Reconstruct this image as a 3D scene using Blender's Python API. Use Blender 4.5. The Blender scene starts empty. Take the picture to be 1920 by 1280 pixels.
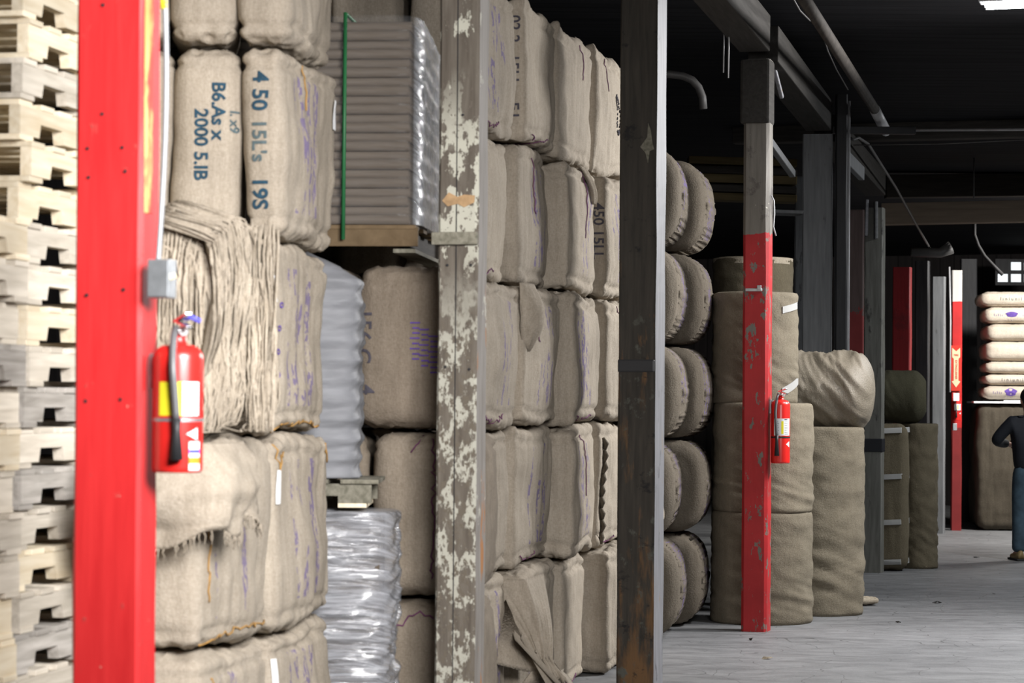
import bpy, bmesh, math, random
from mathutils import Vector, Matrix, noise
from mathutils.bvhtree import BVHTree
R = math.radians
S = bpy.context.scene
COL = S.collection

# ------------------------------------------------------------------ camera
EYE = 1.65                      # lens height above the floor (m)
FPX = 4500.0                    # focal length in pixels of the 1920 px wide frame
PITCH = math.atan(105 / FPX)
ROLL = R(0.45)
cam_d = bpy.data.cameras.new('camera')
cam_d.sensor_width = 36
cam_d.lens = FPX / 1920 * 36
cam_d.clip_end = 200
cam_d.dof.use_dof = True
cam_d.dof.focus_distance = 18.0
cam_d.dof.aperture_fstop = 4.6
cam = bpy.data.objects.new('camera', cam_d)
COL.objects.link(cam)
cam.matrix_world = Matrix.Translation((0, 0, EYE)) @ Matrix.Rotation(R(90) + PITCH, 4, 'X') @ Matrix.Rotation(ROLL, 4, 'Z')
S.camera = cam

# ------------------------------------------------------------------ world, lights, exposure
w = bpy.data.worlds.new('world')
S.world = w
w.use_nodes = True
bg = w.node_tree.nodes['Background']
bg.inputs[0].default_value = (0.80, 0.88, 1.0, 1)
bg.inputs[1].default_value = 0.06
S.view_settings.view_transform = 'Standard'
S.view_settings.look = 'None'
S.view_settings.gamma = 1
S.view_settings.exposure = 0.0


def area(name, loc, target, sx, sy, power, col=(1, 1, 1), spread=180):
    l = bpy.data.lights.new(name, 'AREA')
    l.shape = 'RECTANGLE'
    l.spread = R(spread)
    l.size, l.size_y, l.energy, l.color = sx, sy, power, col
    o = bpy.data.objects.new(name, l)
    COL.objects.link(o)
    o.location = loc
    o.rotation_euler = (Vector(target) - Vector(loc)).to_track_quat('-Z', 'Y').to_euler()
    return o


COOL = (0.95, 0.975, 1.0)
WARM = (1.0, 0.95, 0.88)
area('front_fill_light', (1.3, 4.2, 3.3), (-1.1, 9.0, 1.6), 2.6, 1.6, 175, (1.0, 0.98, 0.97), 80)  # unseen fill light, added to brighten the foreground from the front
area('aisle_lamp_side', (5.6, 17.0, 4.2), (1.0, 15.0, 1.2), 1.6, 0.7, 285, (1.0, 0.985, 0.975), 125)
area('aisle_lamp_fixture', (3.75, 15.8, 4.22), (3.2, 15.6, 0), 1.3, 0.3, 95, COOL)
area('aisle_lamp_middle', (6.6, 21.5, 4.1), (5.8, 21.3, 0), 1.4, 0.4, 170, COOL)
area('aisle_lamp_far', (8.0, 27.6, 4.0), (6.8, 30.0, 1.2), 1.4, 0.4, 470, (1.0, 0.97, 0.93))

# ------------------------------------------------------------------ place helpers
TH = math.atan(0.288)           # the row of posts runs this far right of straight ahead
ROW0 = Vector((-1.157, 7.06))


def at(px, py, d):
    """the point d metres ahead of the lens that the photograph shows at (px, py)"""
    u, v = px - 960, py - 640
    u, v = u * math.cos(ROLL) + v * math.sin(ROLL), -u * math.sin(ROLL) + v * math.cos(ROLL)
    up = -v * math.cos(PITCH) + FPX * math.sin(PITCH)
    fw = FPX * math.cos(PITCH) + v * math.sin(PITCH)
    return Vector((u / fw * d, d, EYE + up / fw * d))


def rowx(d):
    return ROW0.x + 0.288 * (d - ROW0.y)


# ------------------------------------------------------------------ object helpers
def tag(o, label, cat, group=None, kind=None):
    o['label'] = label
    o['category'] = cat
    if group:
        o['group'] = group
    if kind:
        o['kind'] = kind
    return o


def empty(name, loc, rz=0):
    o = bpy.data.objects.new(name, None)
    o.empty_display_size = 0.1
    COL.objects.link(o)
    o.location = loc
    o.rotation_euler = (0, 0, rz)
    return o


def obj(name, bm, mat, parent=None, smooth=True, loc=None, rz=None, weld=False):
    me = bpy.data.meshes.new(name)
    bmesh.ops.recalc_face_normals(bm, faces=bm.faces[:])
    bm.to_mesh(me)
    bm.free()
    for p in me.polygons:
        p.use_smooth = smooth
    mats = mat if isinstance(mat, (list, tuple)) else [mat]
    for m in mats:
        me.materials.append(m)
    o = bpy.data.objects.new(name, me)
    COL.objects.link(o)
    if parent:
        o.parent = parent
    if loc is not None:
        o.location = loc
    if rz is not None:
        o.rotation_euler = (0, 0, rz)
    return o


def structure(name, bm, mat, **k):
    o = obj(name, bm, mat, **k)
    o['kind'] = 'structure'
    return o


def clone(o, parent=None):
    c = o.copy()
    COL.objects.link(c)
    if parent:
        c.parent = parent
    for ch in o.children:
        clone(ch, c)
    return c


def B():
    return bmesh.new()


def box(bm, c, s, rot=None, mi=0, bev=0.0):
    m = Matrix.Translation(c)
    if rot is not None:
        m = m @ rot
    g = bmesh.ops.create_cube(bm, size=1.0, matrix=m @ Matrix.Diagonal((s[0], s[1], s[2], 1)))
    vs = g['verts']
    fs = set(f for v in vs for f in v.link_faces)
    for f in fs:
        f.material_index = mi
    if bev > 0:
        es = list(set(e for f in fs for e in f.edges))
        r = bmesh.ops.bevel(bm, geom=es, offset=bev, segments=2, affect='EDGES', profile=0.6)
        for f in r['faces']:
            f.material_index = mi
    return vs


def tube(bm, pts, r, seg=8, mi=0, cap=True):
    pts = [Vector(p) for p in pts]
    rr = r if isinstance(r, (list, tuple)) else [r] * len(pts)
    rings = []
    prev = None
    for i, p in enumerate(pts):
        t = (pts[min(i + 1, len(pts) - 1)] - pts[max(i - 1, 0)]).normalized()
        ref = Vector((0, 0, 1)) if abs(t.z) < 0.95 else Vector((1, 0, 0))
        if prev is None:
            a = t.cross(ref).normalized()
        else:
            a = (prev - t * prev.dot(t))
            a = a.normalized() if a.length > 1e-6 else t.cross(ref).normalized()
        prev = a
        b = t.cross(a)
        rings.append([bm.verts.new(p + (a * math.cos(2 * math.pi * k / seg) + b * math.sin(2 * math.pi * k / seg)) * rr[i]) for k in range(seg)])
    for i in range(len(rings) - 1):
        for k in range(seg):
            f = bm.faces.new((rings[i][k], rings[i][(k + 1) % seg], rings[i + 1][(k + 1) % seg], rings[i + 1][k]))
            f.material_index = mi
    if cap:
        for rg in (rings[0], rings[-1]):
            f = bm.faces.new(rg)
            f.material_index = mi


def lathe(bm, prof, c=(0, 0, 0), seg=32, mi=0, ang=2 * math.pi, a0=0.0):
    full = ang > 6.28
    n = seg if full else seg + 1
    rings = []
    for r, z in prof:
        rings.append([bm.verts.new((c[0] + max(r, 1e-4) * math.cos(a0 + ang * k / seg), c[1] + max(r, 1e-4) * math.sin(a0 + ang * k / seg), c[2] + z)) for k in range(n)])
    for i in range(len(rings) - 1):
        for k in range(n if full else n - 1):
            f = bm.faces.new((rings[i][k], rings[i][(k + 1) % n], rings[i + 1][(k + 1) % n], rings[i + 1][k]))
            f.material_index = mi


def loft(bm, sections, cap=True, mi=0):
    rings = [[bm.verts.new(p) for p in s] for s in sections]
    n = len(rings[0])
    for i in range(len(rings) - 1):
        for k in range(n):
            f = bm.faces.new((rings[i][k], rings[i][(k + 1) % n], rings[i + 1][(k + 1) % n], rings[i + 1][k]))
            f.material_index = mi
    if cap:
        bm.faces.new(rings[0]).material_index = mi
        bm.faces.new(rings[-1]).material_index = mi


def prism(bm, poly, y0, y1, axis='y', mi=0):
    """extrude a polygon given in (x, z) along y"""
    a = [bm.verts.new((p[0], y0, p[1])) for p in poly]
    b = [bm.verts.new((p[0], y1, p[1])) for p in poly]
    n = len(poly)
    fs = [bm.faces.new(a), bm.faces.new(b[::-1])]
    for k in range(n):
        fs.append(bm.faces.new((a[k], b[k], b[(k + 1) % n], a[(k + 1) % n])))
    for f in fs:
        f.material_index = mi


# ------------------------------------------------------------------ materials
def _nt(name):
    m = bpy.data.materials.new(name)
    m.use_nodes = True
    nt = m.node_tree
    return m, nt, nt.nodes['Principled BSDF']


def N(nt, t, **k):
    n = nt.nodes.new(t)
    for a, v in k.items():
        if a in n.inputs:
            n.inputs[a].default_value = v
        else:
            setattr(n, a, v)
    return n


def ramp(nt, src, stops):
    r = N(nt, 'ShaderNodeValToRGB')
    e = r.color_ramp.elements
    while len(e) > 1:
        e.remove(e[-1])
    e[0].position, e[0].color = stops[0][0], (*stops[0][1], 1)
    for p, c in stops[1:]:
        x = e.new(p)
        x.color = (*c, 1)
    nt.links.new(src, r.inputs[0])
    return r.outputs[0]


def noise_n(nt, scale, detail=4, stretch=(1, 1, 1), rough=0.55, off=None, dist=0.0):
    tc = N(nt, 'ShaderNodeTexCoord')
    mp = N(nt, 'ShaderNodeMapping')
    mp.inputs['Scale'].default_value = stretch
    nt.links.new(tc.outputs['Object'], mp.inputs[0])
    oi = N(nt, 'ShaderNodeObjectInfo')
    ml = N(nt, 'ShaderNodeMath', operation='MULTIPLY')
    ml.inputs[1].default_value = 37.0
    nt.links.new(oi.outputs['Random'], ml.inputs[0])
    nt.links.new(ml.outputs[0], mp.inputs['Location'])
    n = N(nt, 'ShaderNodeTexNoise')
    n.inputs['Scale'].default_value = scale
    n.inputs['Detail'].default_value = detail
    n.inputs['Roughness'].default_value = rough
    n.inputs['Distortion'].default_value = dist
    nt.links.new(mp.outputs[0], n.inputs['Vector'])
    return n.outputs['Fac']


def mix(nt, fac, a, b, mode='MIX'):
    n = N(nt, 'ShaderNodeMix', data_type='RGBA', blend_type=mode)
    for s, v in ((n.inputs[0], fac), (n.inputs[6], a), (n.inputs[7], b)):
        if isinstance(v, (int, float)):
            s.default_value = v
        elif isinstance(v, tuple):
            s.default_value = (*v, 1)
        else:
            nt.links.new(v, s)
    return n.outputs[2]


def math_n(nt, op, a, b=None, c=None, clamp=False):
    n = N(nt, 'ShaderNodeMath', operation=op, use_clamp=clamp)
    for i, v in enumerate((a, b, c)):
        if v is None:
            continue
        if isinstance(v, (int, float)):
            n.inputs[i].default_value = v
        else:
            nt.links.new(v, n.inputs[i])
    return n.outputs[0]


def bump(nt, bs, h, strength=0.3, dist=0.01):
    b = N(nt, 'ShaderNodeBump')
    b.inputs['Strength'].default_value = strength
    b.inputs['Distance'].default_value = dist
    nt.links.new(h, b.inputs['Height'])
    nt.links.new(b.outputs[0], bs.inputs['Normal'])


def mat_plain(name, col, rough=0.6, metal=0.0, var=0.15, scale=8, stretch=(1, 1, 1), bmp=0.0, bscale=60, spec=0.4):
    m, nt, bs = _nt(name)
    f = noise_n(nt, scale, 4, stretch)
    lo = tuple(max(0, c * (1 - var)) for c in col)
    hi = tuple(min(1, c * (1 + var)) for c in col)
    nt.links.new(ramp(nt, f, [(0.3, lo), (0.7, hi)]), bs.inputs['Base Color'])
    bs.inputs['Roughness'].default_value = rough
    bs.inputs['Metallic'].default_value = metal
    bs.inputs['Specular IOR Level'].default_value = spec
    if bmp:
        bump(nt, bs, noise_n(nt, bscale, 3, stretch), bmp, 0.005)
    return m


def mat_cloth(name, col, var=0.14, prnt=False, streak=0.5, sheen=False, pcol=(0.10, 0.07, 0.23), rough=0.9, blot=None):
    """woven jute: weave bump, slubs, blotches and, where asked, a block of smudged purple print on the aisle side"""
    m, nt, bs = _nt(name)
    lk = nt.links
    oi = N(nt, 'ShaderNodeObjectInfo')
    blotch = noise_n(nt, 3.0, 4)
    c = ramp(nt, blotch, [(0.25, tuple(x * (1 - var) for x in col)), (0.75, tuple(min(1, x * (1 + var)) for x in col))])
    st = noise_n(nt, 9.0, 3, (4, 4, 0.35))
    c = mix(nt, streak, c, ramp(nt, st, [(0.3, (0.72, 0.70, 0.67)), (0.62, (1, 1, 1))]), 'MULTIPLY')
    slub = noise_n(nt, 160, 2, (1, 1, 0.35))
    c = mix(nt, 0.55, c, ramp(nt, slub, [(0.3, (0.70, 0.68, 0.64)), (0.65, (1.0, 1.0, 1.0))]), 'MULTIPLY')
    slub2 = noise_n(nt, 160, 2, (0.35, 0.35, 1.2))
    c = mix(nt, 0.45, c, ramp(nt, slub2, [(0.3, (0.74, 0.72, 0.68)), (0.65, (1.0, 1.0, 1.0))]), 'MULTIPLY')
    v = N(nt, 'ShaderNodeMapRange')
    v.inputs[3].default_value, v.inputs[4].default_value = 0.86, 1.10
    lk.new(oi.outputs['Random'], v.inputs[0])
    hsv = N(nt, 'ShaderNodeHueSaturation')
    lk.new(c, hsv.inputs['Color'])
    lk.new(v.outputs[0], hsv.inputs['Value'])
    c = hsv.outputs[0]
    if prnt:
        tc = N(nt, 'ShaderNodeTexCoord')
        sp = N(nt, 'ShaderNodeSeparateXYZ')
        lk.new(tc.outputs['Object'], sp.inputs[0])
        ge = N(nt, 'ShaderNodeSeparateXYZ')
        lk.new(tc.outputs['Normal'], ge.inputs[0])
        facing = math_n(nt, 'SMOOTH_MIN', math_n(nt, 'GREATER_THAN', ge.outputs[0], 0.55), 1.0, 0.0)
        r2 = math_n(nt, 'MULTIPLY', oi.outputs['Random'], 7.31)
        shift = math_n(nt, 'MULTIPLY', math_n(nt, 'SUBTRACT', math_n(nt, 'FRACT', r2), 0.5), 0.26)
        y = math_n(nt, 'SUBTRACT', sp.outputs[1], shift)
        ys = math_n(nt, 'LESS_THAN', math_n(nt, 'ABSOLUTE', y), 0.17)
        zs = math_n(nt, 'LESS_THAN', math_n(nt, 'ABSOLUTE', math_n(nt, 'SUBTRACT', sp.outputs[2], 0.38)), 0.27)
        lines = math_n(nt, 'LESS_THAN', math_n(nt, 'FRACT', math_n(nt, 'MULTIPLY', y, 10.0)), 0.60)
        ch = math_n(nt, 'GREATER_THAN', noise_n(nt, 30, 3, (0.6, 1.5, 1.0)), 0.485)
        wd = math_n(nt, 'GREATER_THAN', noise_n(nt, 4.0, 2, (1, 2.2, 0.8)), 0.49)
        mk = math_n(nt, 'MULTIPLY', math_n(nt, 'MULTIPLY', ys, zs), math_n(nt, 'MULTIPLY', lines, facing))
        mk = math_n(nt, 'MULTIPLY', mk, math_n(nt, 'MULTIPLY', ch, wd))
        mk = math_n(nt, 'MULTIPLY', mk, 0.66)
        c = mix(nt, mk, c, pcol)
    lk.new(c, bs.inputs['Base Color'])
    bs.inputs['Roughness'].default_value = rough
    bs.inputs['Specular IOR Level'].default_value = 0.15
    h = math_n(nt, 'ADD', noise_n(nt, 170, 2, (1, 1, 0.4)), noise_n(nt, 170, 2, (0.4, 0.4, 1)))
    h = math_n(nt, 'ADD', h, math_n(nt, 'MULTIPLY', noise_n(nt, 16, 4, (1, 1, 0.5)), 2.0))
    bump(nt, bs, h, 0.45, 0.006)
    return m


def mat_wood(name, lo, hi, rough=0.8, scale=6, stretch=(6, 0.5, 6), rnd=0.18):
    m, nt, bs = _nt(name)
    f = noise_n(nt, scale, 5, stretch, dist=0.4)
    c = ramp(nt, f, [(0.28, lo), (0.72, hi)])
    oi = N(nt, 'ShaderNodeObjectInfo')
    v = N(nt, 'ShaderNodeMapRange')
    v.inputs[3].default_value, v.inputs[4].default_value = 1 - rnd, 1 + rnd
    nt.links.new(oi.outputs['Random'], v.inputs[0])
    hs = N(nt, 'ShaderNodeHueSaturation')
    nt.links.new(c, hs.inputs['Color'])
    nt.links.new(v.outputs[0], hs.inputs['Value'])
    nt.links.new(hs.outputs[0], bs.inputs['Base Color'])
    bs.inputs['Roughness'].default_value = rough
    bs.inputs['Specular IOR Level'].default_value = 0.2
    bump(nt, bs, f, 0.4, 0.004)
    return m


def mat_post(name, base, base2, layers, cut=None, rough=0.6, spec=0.3):
    """an old painted timber: base wood, then layers of (paint colour, noise scale, stretch, threshold, softness, zlo, zhi); cut = (z, ragged, colour below)"""
    m, nt, bs = _nt(name)
    lk = nt.links
    tc = N(nt, 'ShaderNodeTexCoord')
    sp = N(nt, 'ShaderNodeSeparateXYZ')
    lk.new(tc.outputs['Object'], sp.inputs[0])
    z = sp.outputs[2]
    f = noise_n(nt, 5, 5, (7, 7, 0.6), dist=0.3)
    c = ramp(nt, f, [(0.3, base), (0.7, base2)])
    hgt = math_n(nt, 'MULTIPLY', f, 0.5)
    for (col, sc, stv, th, soft, zlo, zhi) in layers:
        nn = noise_n(nt, sc, 6, stv, rough=0.65)
        tz = math_n(nt, 'MULTIPLY', math_n(nt, 'SMOOTH_MIN', math_n(nt, 'MULTIPLY', math_n(nt, 'SUBTRACT', z, zlo), 3.0, clamp=True),
                                           math_n(nt, 'MULTIPLY', math_n(nt, 'SUBTRACT', zhi, z), 3.0, clamp=True), 0.05), 1.0, clamp=True)
        fac = math_n(nt, 'MULTIPLY', math_n(nt, 'SUBTRACT', nn, th), 1.0 / soft, clamp=True)
        fac = math_n(nt, 'MULTIPLY', fac, tz)
        c = mix(nt, fac, c, col)
        hgt = math_n(nt, 'ADD', hgt, math_n(nt, 'MULTIPLY', fac, 0.6))
    if cut:
        for (zc, rag, col, wear, sgn) in cut:
            nn = noise_n(nt, 7, 3, (1, 1, 1))
            e = math_n(nt, 'ADD', z, math_n(nt, 'MULTIPLY', math_n(nt, 'SUBTRACT', nn, 0.5), rag))
            fac = math_n(nt, 'LESS_THAN', e, zc) if sgn < 0 else math_n(nt, 'GREATER_THAN', e, zc)
            if isinstance(wear, float) and wear > 0:
                wn = noise_n(nt, 13, 6, (1, 1, 0.45), rough=0.7)
                fac = math_n(nt, 'MULTIPLY', fac, math_n(nt, 'LESS_THAN', wn, 1 - wear))
            pc = ramp(nt, noise_n(nt, 5, 4), [(0.3, tuple(x * 0.84 for x in col)), (0.7, tuple(min(1, x * 1.10) for x in col))])
            c = mix(nt, fac, c, pc)
    lk.new(c, bs.inputs['Base Color'])
    bs.inputs['Roughness'].default_value = rough
    bs.inputs['Specular IOR Level'].default_value = spec
    bump(nt, bs, hgt, 0.35, 0.006)
    return m


def mat_film(name, col, alpha_lo, alpha_hi, stretch, scale=9, rough=0.16, tilt=0.0, xfade=None, bs_str=0.8, coat=0.5):
    m, nt, bs = _nt(name)
    lk = nt.links
    tc = N(nt, 'ShaderNodeTexCoord')
    mp = N(nt, 'ShaderNodeMapping')
    mp.inputs['Rotation'].default_value = (tilt, 0, 0)
    mp2 = N(nt, 'ShaderNodeMapping')
    mp2.inputs['Scale'].default_value = stretch
    lk.new(tc.outputs['Object'], mp.inputs[0])
    lk.new(mp.outputs[0], mp2.inputs[0])
    n = N(nt, 'ShaderNodeTexNoise')
    n.inputs['Scale'].default_value = scale
    n.inputs['Detail'].default_value = 5
    lk.new(mp2.outputs[0], n.inputs['Vector'])
    a = N(nt, 'ShaderNodeMapRange')
    a.inputs[1].default_value, a.inputs[2].default_value = 0.35, 0.65
    a.inputs[3].default_value, a.inputs[4].default_value = alpha_lo, alpha_hi
    lk.new(n.outputs[0], a.inputs[0])
    al = a.outputs[0]
    if xfade:
        sp = N(nt, 'ShaderNodeSeparateXYZ')
        lk.new(tc.outputs['Object'], sp.inputs[0])
        fr = N(nt, 'ShaderNodeMapRange')
        fr.inputs[1].default_value, fr.inputs[2].default_value = xfade[0], xfade[1]
        fr.inputs[3].default_value, fr.inputs[4].default_value = xfade[2], 1.0
        lk.new(sp.outputs[0], fr.inputs[0])
        al = math_n(nt, 'MULTIPLY', al, fr.outputs[0])
    bs.inputs['Base Color'].default_value = (*col, 1)
    bs.inputs['Roughness'].default_value = rough
    bs.inputs['Specular IOR Level'].default_value = 0.9
    bs.inputs['Coat Weight'].default_value = coat
    if coat < 0.1:
        bs.inputs['Specular IOR Level'].default_value = 0.4
    bs.inputs['Coat Roughness'].default_value = 0.08
    lk.new(al, bs.inputs['Alpha'])
    bump(nt, bs, n.outputs[0], bs_str, 0.02)
    return m


def mat_emit(name, col, s):
    m, nt, bs = _nt(name)
    bs.inputs['Base Color'].default_value = (*col, 1)
    bs.inputs['Emission Color'].default_value = (*col, 1)
    bs.inputs['Emission Strength'].default_value = s
    return m


JUTE = (0.40, 0.35, 0.287)
M = {}
M['jute'] = mat_cloth('jute_sacking', JUTE, prnt=False)
M['jute_print'] = mat_cloth('jute_sacking_printed', JUTE, prnt=True)
M['jute_shade'] = mat_cloth('shaded_jute_sacking', (0.285, 0.24, 0.19))  # same jute, with the shade under the tube pallet put into the colour
M['jute_shade_print'] = mat_cloth('shaded_jute_sacking_printed', (0.225, 0.185, 0.145), prnt=True)
M['jute_big'] = mat_cloth('deep_brown_jute', (0.078, 0.066, 0.05))
M['jute_back'] = mat_cloth('brown_jute', (0.23, 0.18, 0.13))
M['jute_disc'] = mat_cloth('grey_jute', (0.145, 0.125, 0.10), prnt=True)
M['jute_dark'] = mat_cloth('dark_jute', (0.13, 0.11, 0.085))
M['fibre'] = mat_cloth('raw_jute_fibre', (0.40, 0.35, 0.285), var=0.3, streak=0.9)
M['roll'] = mat_cloth('rolled_cloth', (0.235, 0.205, 0.155), streak=0.25)
M['roll_olive'] = mat_cloth('olive_rolled_cloth', (0.150, 0.128, 0.088), streak=0.25)
M['roll_green'] = mat_cloth('green_rolled_cloth', (0.078, 0.074, 0.048), streak=0.25)
M['sack'] = mat_cloth('pale_sacking', (0.62, 0.55, 0.46), var=0.06, streak=0.2)
M['rag'] = mat_cloth('pale_rag', (0.55, 0.48, 0.38))
M['wood_pale'] = mat_wood('pale_pine', (0.66, 0.55, 0.38), (0.84, 0.76, 0.60))
M['wood_mid'] = mat_wood('weathered_pine', (0.50, 0.45, 0.37), (0.76, 0.70, 0.60))
M['wood_grey'] = mat_wood('grey_old_pine', (0.27, 0.25, 0.22), (0.54, 0.51, 0.47))
M['wood_grey2'] = mat_wood('green_grey_old_board', (0.10, 0.095, 0.07), (0.24, 0.225, 0.18))
M['wood_card'] = mat_wood('brown_board', (0.115, 0.078, 0.042), (0.165, 0.115, 0.065), scale=3)
M['wood_dark'] = mat_wood('dark_timber', (0.028, 0.025, 0.022), (0.055, 0.048, 0.042))
M['beam'] = mat_wood('grey_beam', (0.030, 0.028, 0.025), (0.052, 0.048, 0.044))
M['beam_tan'] = mat_wood('tan_beam', (0.20, 0.155, 0.115), (0.28, 0.22, 0.165), stretch=(6, 0.4, 6), scale=3)
M['plank_old'] = mat_wood('old_yellow_plank', (0.075, 0.055, 0.025), (0.14, 0.105, 0.05), stretch=(6, 0.4, 6), scale=4)
M['tube'] = mat_plain('cardboard', (0.098, 0.077, 0.058), 0.75, var=0.08, scale=30, stretch=(0.3, 3, 3))
M['ink'] = mat_plain('blue_black_ink', (0.012, 0.045, 0.075), 0.9, var=0.35, scale=40)
M['ink_faint'] = mat_plain('faded_blue_ink', (0.07, 0.10, 0.11), 0.9, var=0.3, scale=40)
M['ink_dark'] = mat_plain('brown_black_ink', (0.06, 0.055, 0.07), 0.9, var=0.3, scale=40)
M['ink_purple'] = mat_plain('purple_ink', (0.10, 0.055, 0.26), 0.9, var=0.25, scale=40)
M['strap_black'] = mat_plain('black_strap', (0.012, 0.013, 0.018), 0.6)
M['thread_purple'] = mat_plain('purple_twine', (0.13, 0.035, 0.10), 0.9)
M['thread_orange'] = mat_plain('orange_twine', (0.36, 0.20, 0.055), 0.9)
M['paper'] = mat_plain('white_paper', (0.78, 0.79, 0.80), 0.7, var=0.04)
M['tape'] = mat_plain('white_tape', (0.36, 0.36, 0.35), 0.6, var=0.05)
M['black'] = mat_plain('black_rubber', (0.02, 0.02, 0.022), 0.5)
M['hose'] = mat_plain('grey_hose', (0.10, 0.10, 0.105), 0.4, spec=0.6)
M['ext_red'] = mat_plain('extinguisher_red', (0.68, 0.022, 0.018), 0.28, var=0.04, spec=0.6)
M['chrome'] = mat_plain('chrome', (0.75, 0.75, 0.76), 0.22, 1.0, var=0.05)
M['steel'] = mat_plain('galvanised_steel', (0.42, 0.44, 0.46), 0.45, 0.75, var=0.15, scale=25)
M['pipe'] = mat_plain('grey_pipe', (0.095, 0.092, 0.09), 0.55, 0.2)
M['hose_dark'] = mat_plain('dark_hose', (0.015, 0.014, 0.014), 0.7)
M['pipe_light'] = mat_plain('pale_pipe', (0.45, 0.45, 0.46), 0.5, 0.1)
M['yellow'] = mat_plain('yellow_label', (0.85, 0.75, 0.03), 0.5, var=0.03)
M['white'] = mat_plain('white_label', (0.82, 0.83, 0.84), 0.5, var=0.03)
M['blue'] = mat_plain('blue_mark', (0.08, 0.08, 0.55), 0.5, var=0.03)
M['orange'] = mat_plain('orange_mark', (0.8, 0.28, 0.03), 0.5, var=0.03)
M['text'] = mat_plain('small_print', (0.10, 0.10, 0.12), 0.6)
M['green'] = mat_plain('green_strap', (0.02, 0.13, 0.045), 0.5)
M['switch'] = mat_plain('cream_switch', (0.75, 0.68, 0.45), 0.5)
M['sign_cream'] = mat_plain('cream_sign_arrow', (0.72, 0.58, 0.36), 0.5, var=0.04)
M['sign_red'] = mat_plain('red_sign', (0.55, 0.03, 0.015), 0.5, var=0.04)
RED = (0.49, 0.017, 0.019)
M['post_near'] = mat_post('bright_red_painted_timber', RED, (0.57, 0.026, 0.027),
                          [((0.27, 0.06, 0.05), 11, (1, 1, 0.7), 0.64, 0.06, -1, 9), ((0.50, 0.30, 0.24), 14, (1, 1, 1), 0.70, 0.03, -1, 9), ((0.55, 0.33, 0.15), 6, (1.8, 1.8, 0.25), 0.62, 0.03, -1, 1.25)], rough=0.5)
M['post_peel'] = mat_post('peeling_cream_on_brown_timber', (0.085, 0.07, 0.055), (0.155, 0.135, 0.11),
                          [((0.47, 0.46, 0.385), 6, (1.5, 1.5, 0.8), 0.50, 0.015, 2.0, 3.08),
                           ((0.47, 0.46, 0.385), 8, (1.3, 1.3, 0.7), 0.565, 0.015, 2.7, 3.6),
                           ((0.40, 0.39, 0.33), 12, (1.4, 1.4, 0.7), 0.485, 0.03, -1, 2.2),
                           ((0.125, 0.105, 0.08), 46, (1, 1, 0.7), 0.525, 0.04, -1, 2.15),
                           ((0.125, 0.105, 0.085), 34, (1, 1, 0.8), 0.575, 0.03, 1.9, 4),
                           ((0.31, 0.13, 0.04), 4, (2.2, 2.2, 0.4), 0.64, 0.03, -1, 2.2)], rough=0.75)
M['post_peel_side'] = mat_post('grey_brown_old_paint', (0.17, 0.15, 0.13), (0.27, 0.25, 0.23),
                               [((0.36, 0.16, 0.055), 4, (2.2, 2.2, 0.4), 0.585, 0.03, -1, 2.2), ((0.45, 0.43, 0.37), 9, (1, 1, 0.6), 0.64, 0.02, -1, 4)], rough=0.75)
M['post_dark'] = mat_post('black_brown_timber', (0.022, 0.019, 0.015), (0.045, 0.038, 0.030),
                          [((0.13, 0.068, 0.028), 3, (2.0, 2.0, 0.35), 0.50, 0.10, -1, 1.75), ((0.13, 0.068, 0.028), 4, (2.0, 2.0, 0.4), 0.60, 0.08, 1.5, 2.6),
                           ((0.075, 0.075, 0.062), 11, (1, 1, 0.8), 0.58, 0.08, -1, 2.3), ((0.010, 0.009, 0.009), 6, (1, 1, 1.4), 0.60, 0.06, -1, 9)], rough=0.7)
M['post_edge'] = mat_post('lit_edge_worn_paint', (0.17, 0.17, 0.18), (0.26, 0.26, 0.28),  # pale base paints in light falling on the side face; marks are wear
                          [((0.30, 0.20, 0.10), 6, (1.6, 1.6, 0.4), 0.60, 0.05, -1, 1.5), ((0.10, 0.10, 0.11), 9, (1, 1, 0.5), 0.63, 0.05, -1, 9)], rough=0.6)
M['post_red_grey'] = mat_post('red_over_grey_painted_timber', (0.115, 0.105, 0.09), (0.17, 0.155, 0.135),
                              [((0.5, 0.47, 0.40), 14, (1, 1, 1), 0.685, 0.02, 2.6, 3.9), ((0.07, 0.06, 0.055), 4, (1, 1, 1), 0.58, 0.08, 2.6, 9)],
                              cut=[(2.83, 0.16, (0.36, 0.017, 0.020), 0.42, -1)], rough=0.5)
M['post_grey'] = mat_post('blue_grey_timber', (0.125, 0.13, 0.135), (0.185, 0.19, 0.195),
                          [((0.07, 0.07, 0.07), 7, (1, 1, 0.3), 0.62, 0.05, -1, 9)])
M['post_green_grey'] = mat_post('mottled_grey_green_timber', (0.12, 0.12, 0.105), (0.20, 0.20, 0.18),
                                [((0.06, 0.06, 0.055), 6, (1, 1, 0.4), 0.6, 0.06, -1, 9), ((0.28, 0.20, 0.13), 8, (1, 1, 0.4), 0.66, 0.05, -1, 2.2)])
M['post_black'] = mat_post('near_black_timber', (0.016, 0.016, 0.018), (0.03, 0.03, 0.032), [])
M['post_brownred'] = mat_post('brown_timber_red_below', (0.085, 0.06, 0.055), (0.12, 0.085, 0.08), [], cut=[(2.55, 0.5, (0.21, 0.035, 0.035), 0.2, -1)])
M['post_red_far'] = mat_post('dull_red_timber', (0.20, 0.010, 0.013), (0.27, 0.014, 0.018), [((0.16, 0.012, 0.015), 3, (1, 1, 1), 0.55, 0.08, -1, 9)])
M['post_white_red'] = mat_post('red_post_white_head', (0.58, 0.55, 0.50), (0.66, 0.62, 0.57), [],
                               cut=[(2.92, 0.02, (0.50, 0.02, 0.02), 0.0, -1), (1.30, 0.1, (0.20, 0.02, 0.02), 0.0, -1)])
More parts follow.
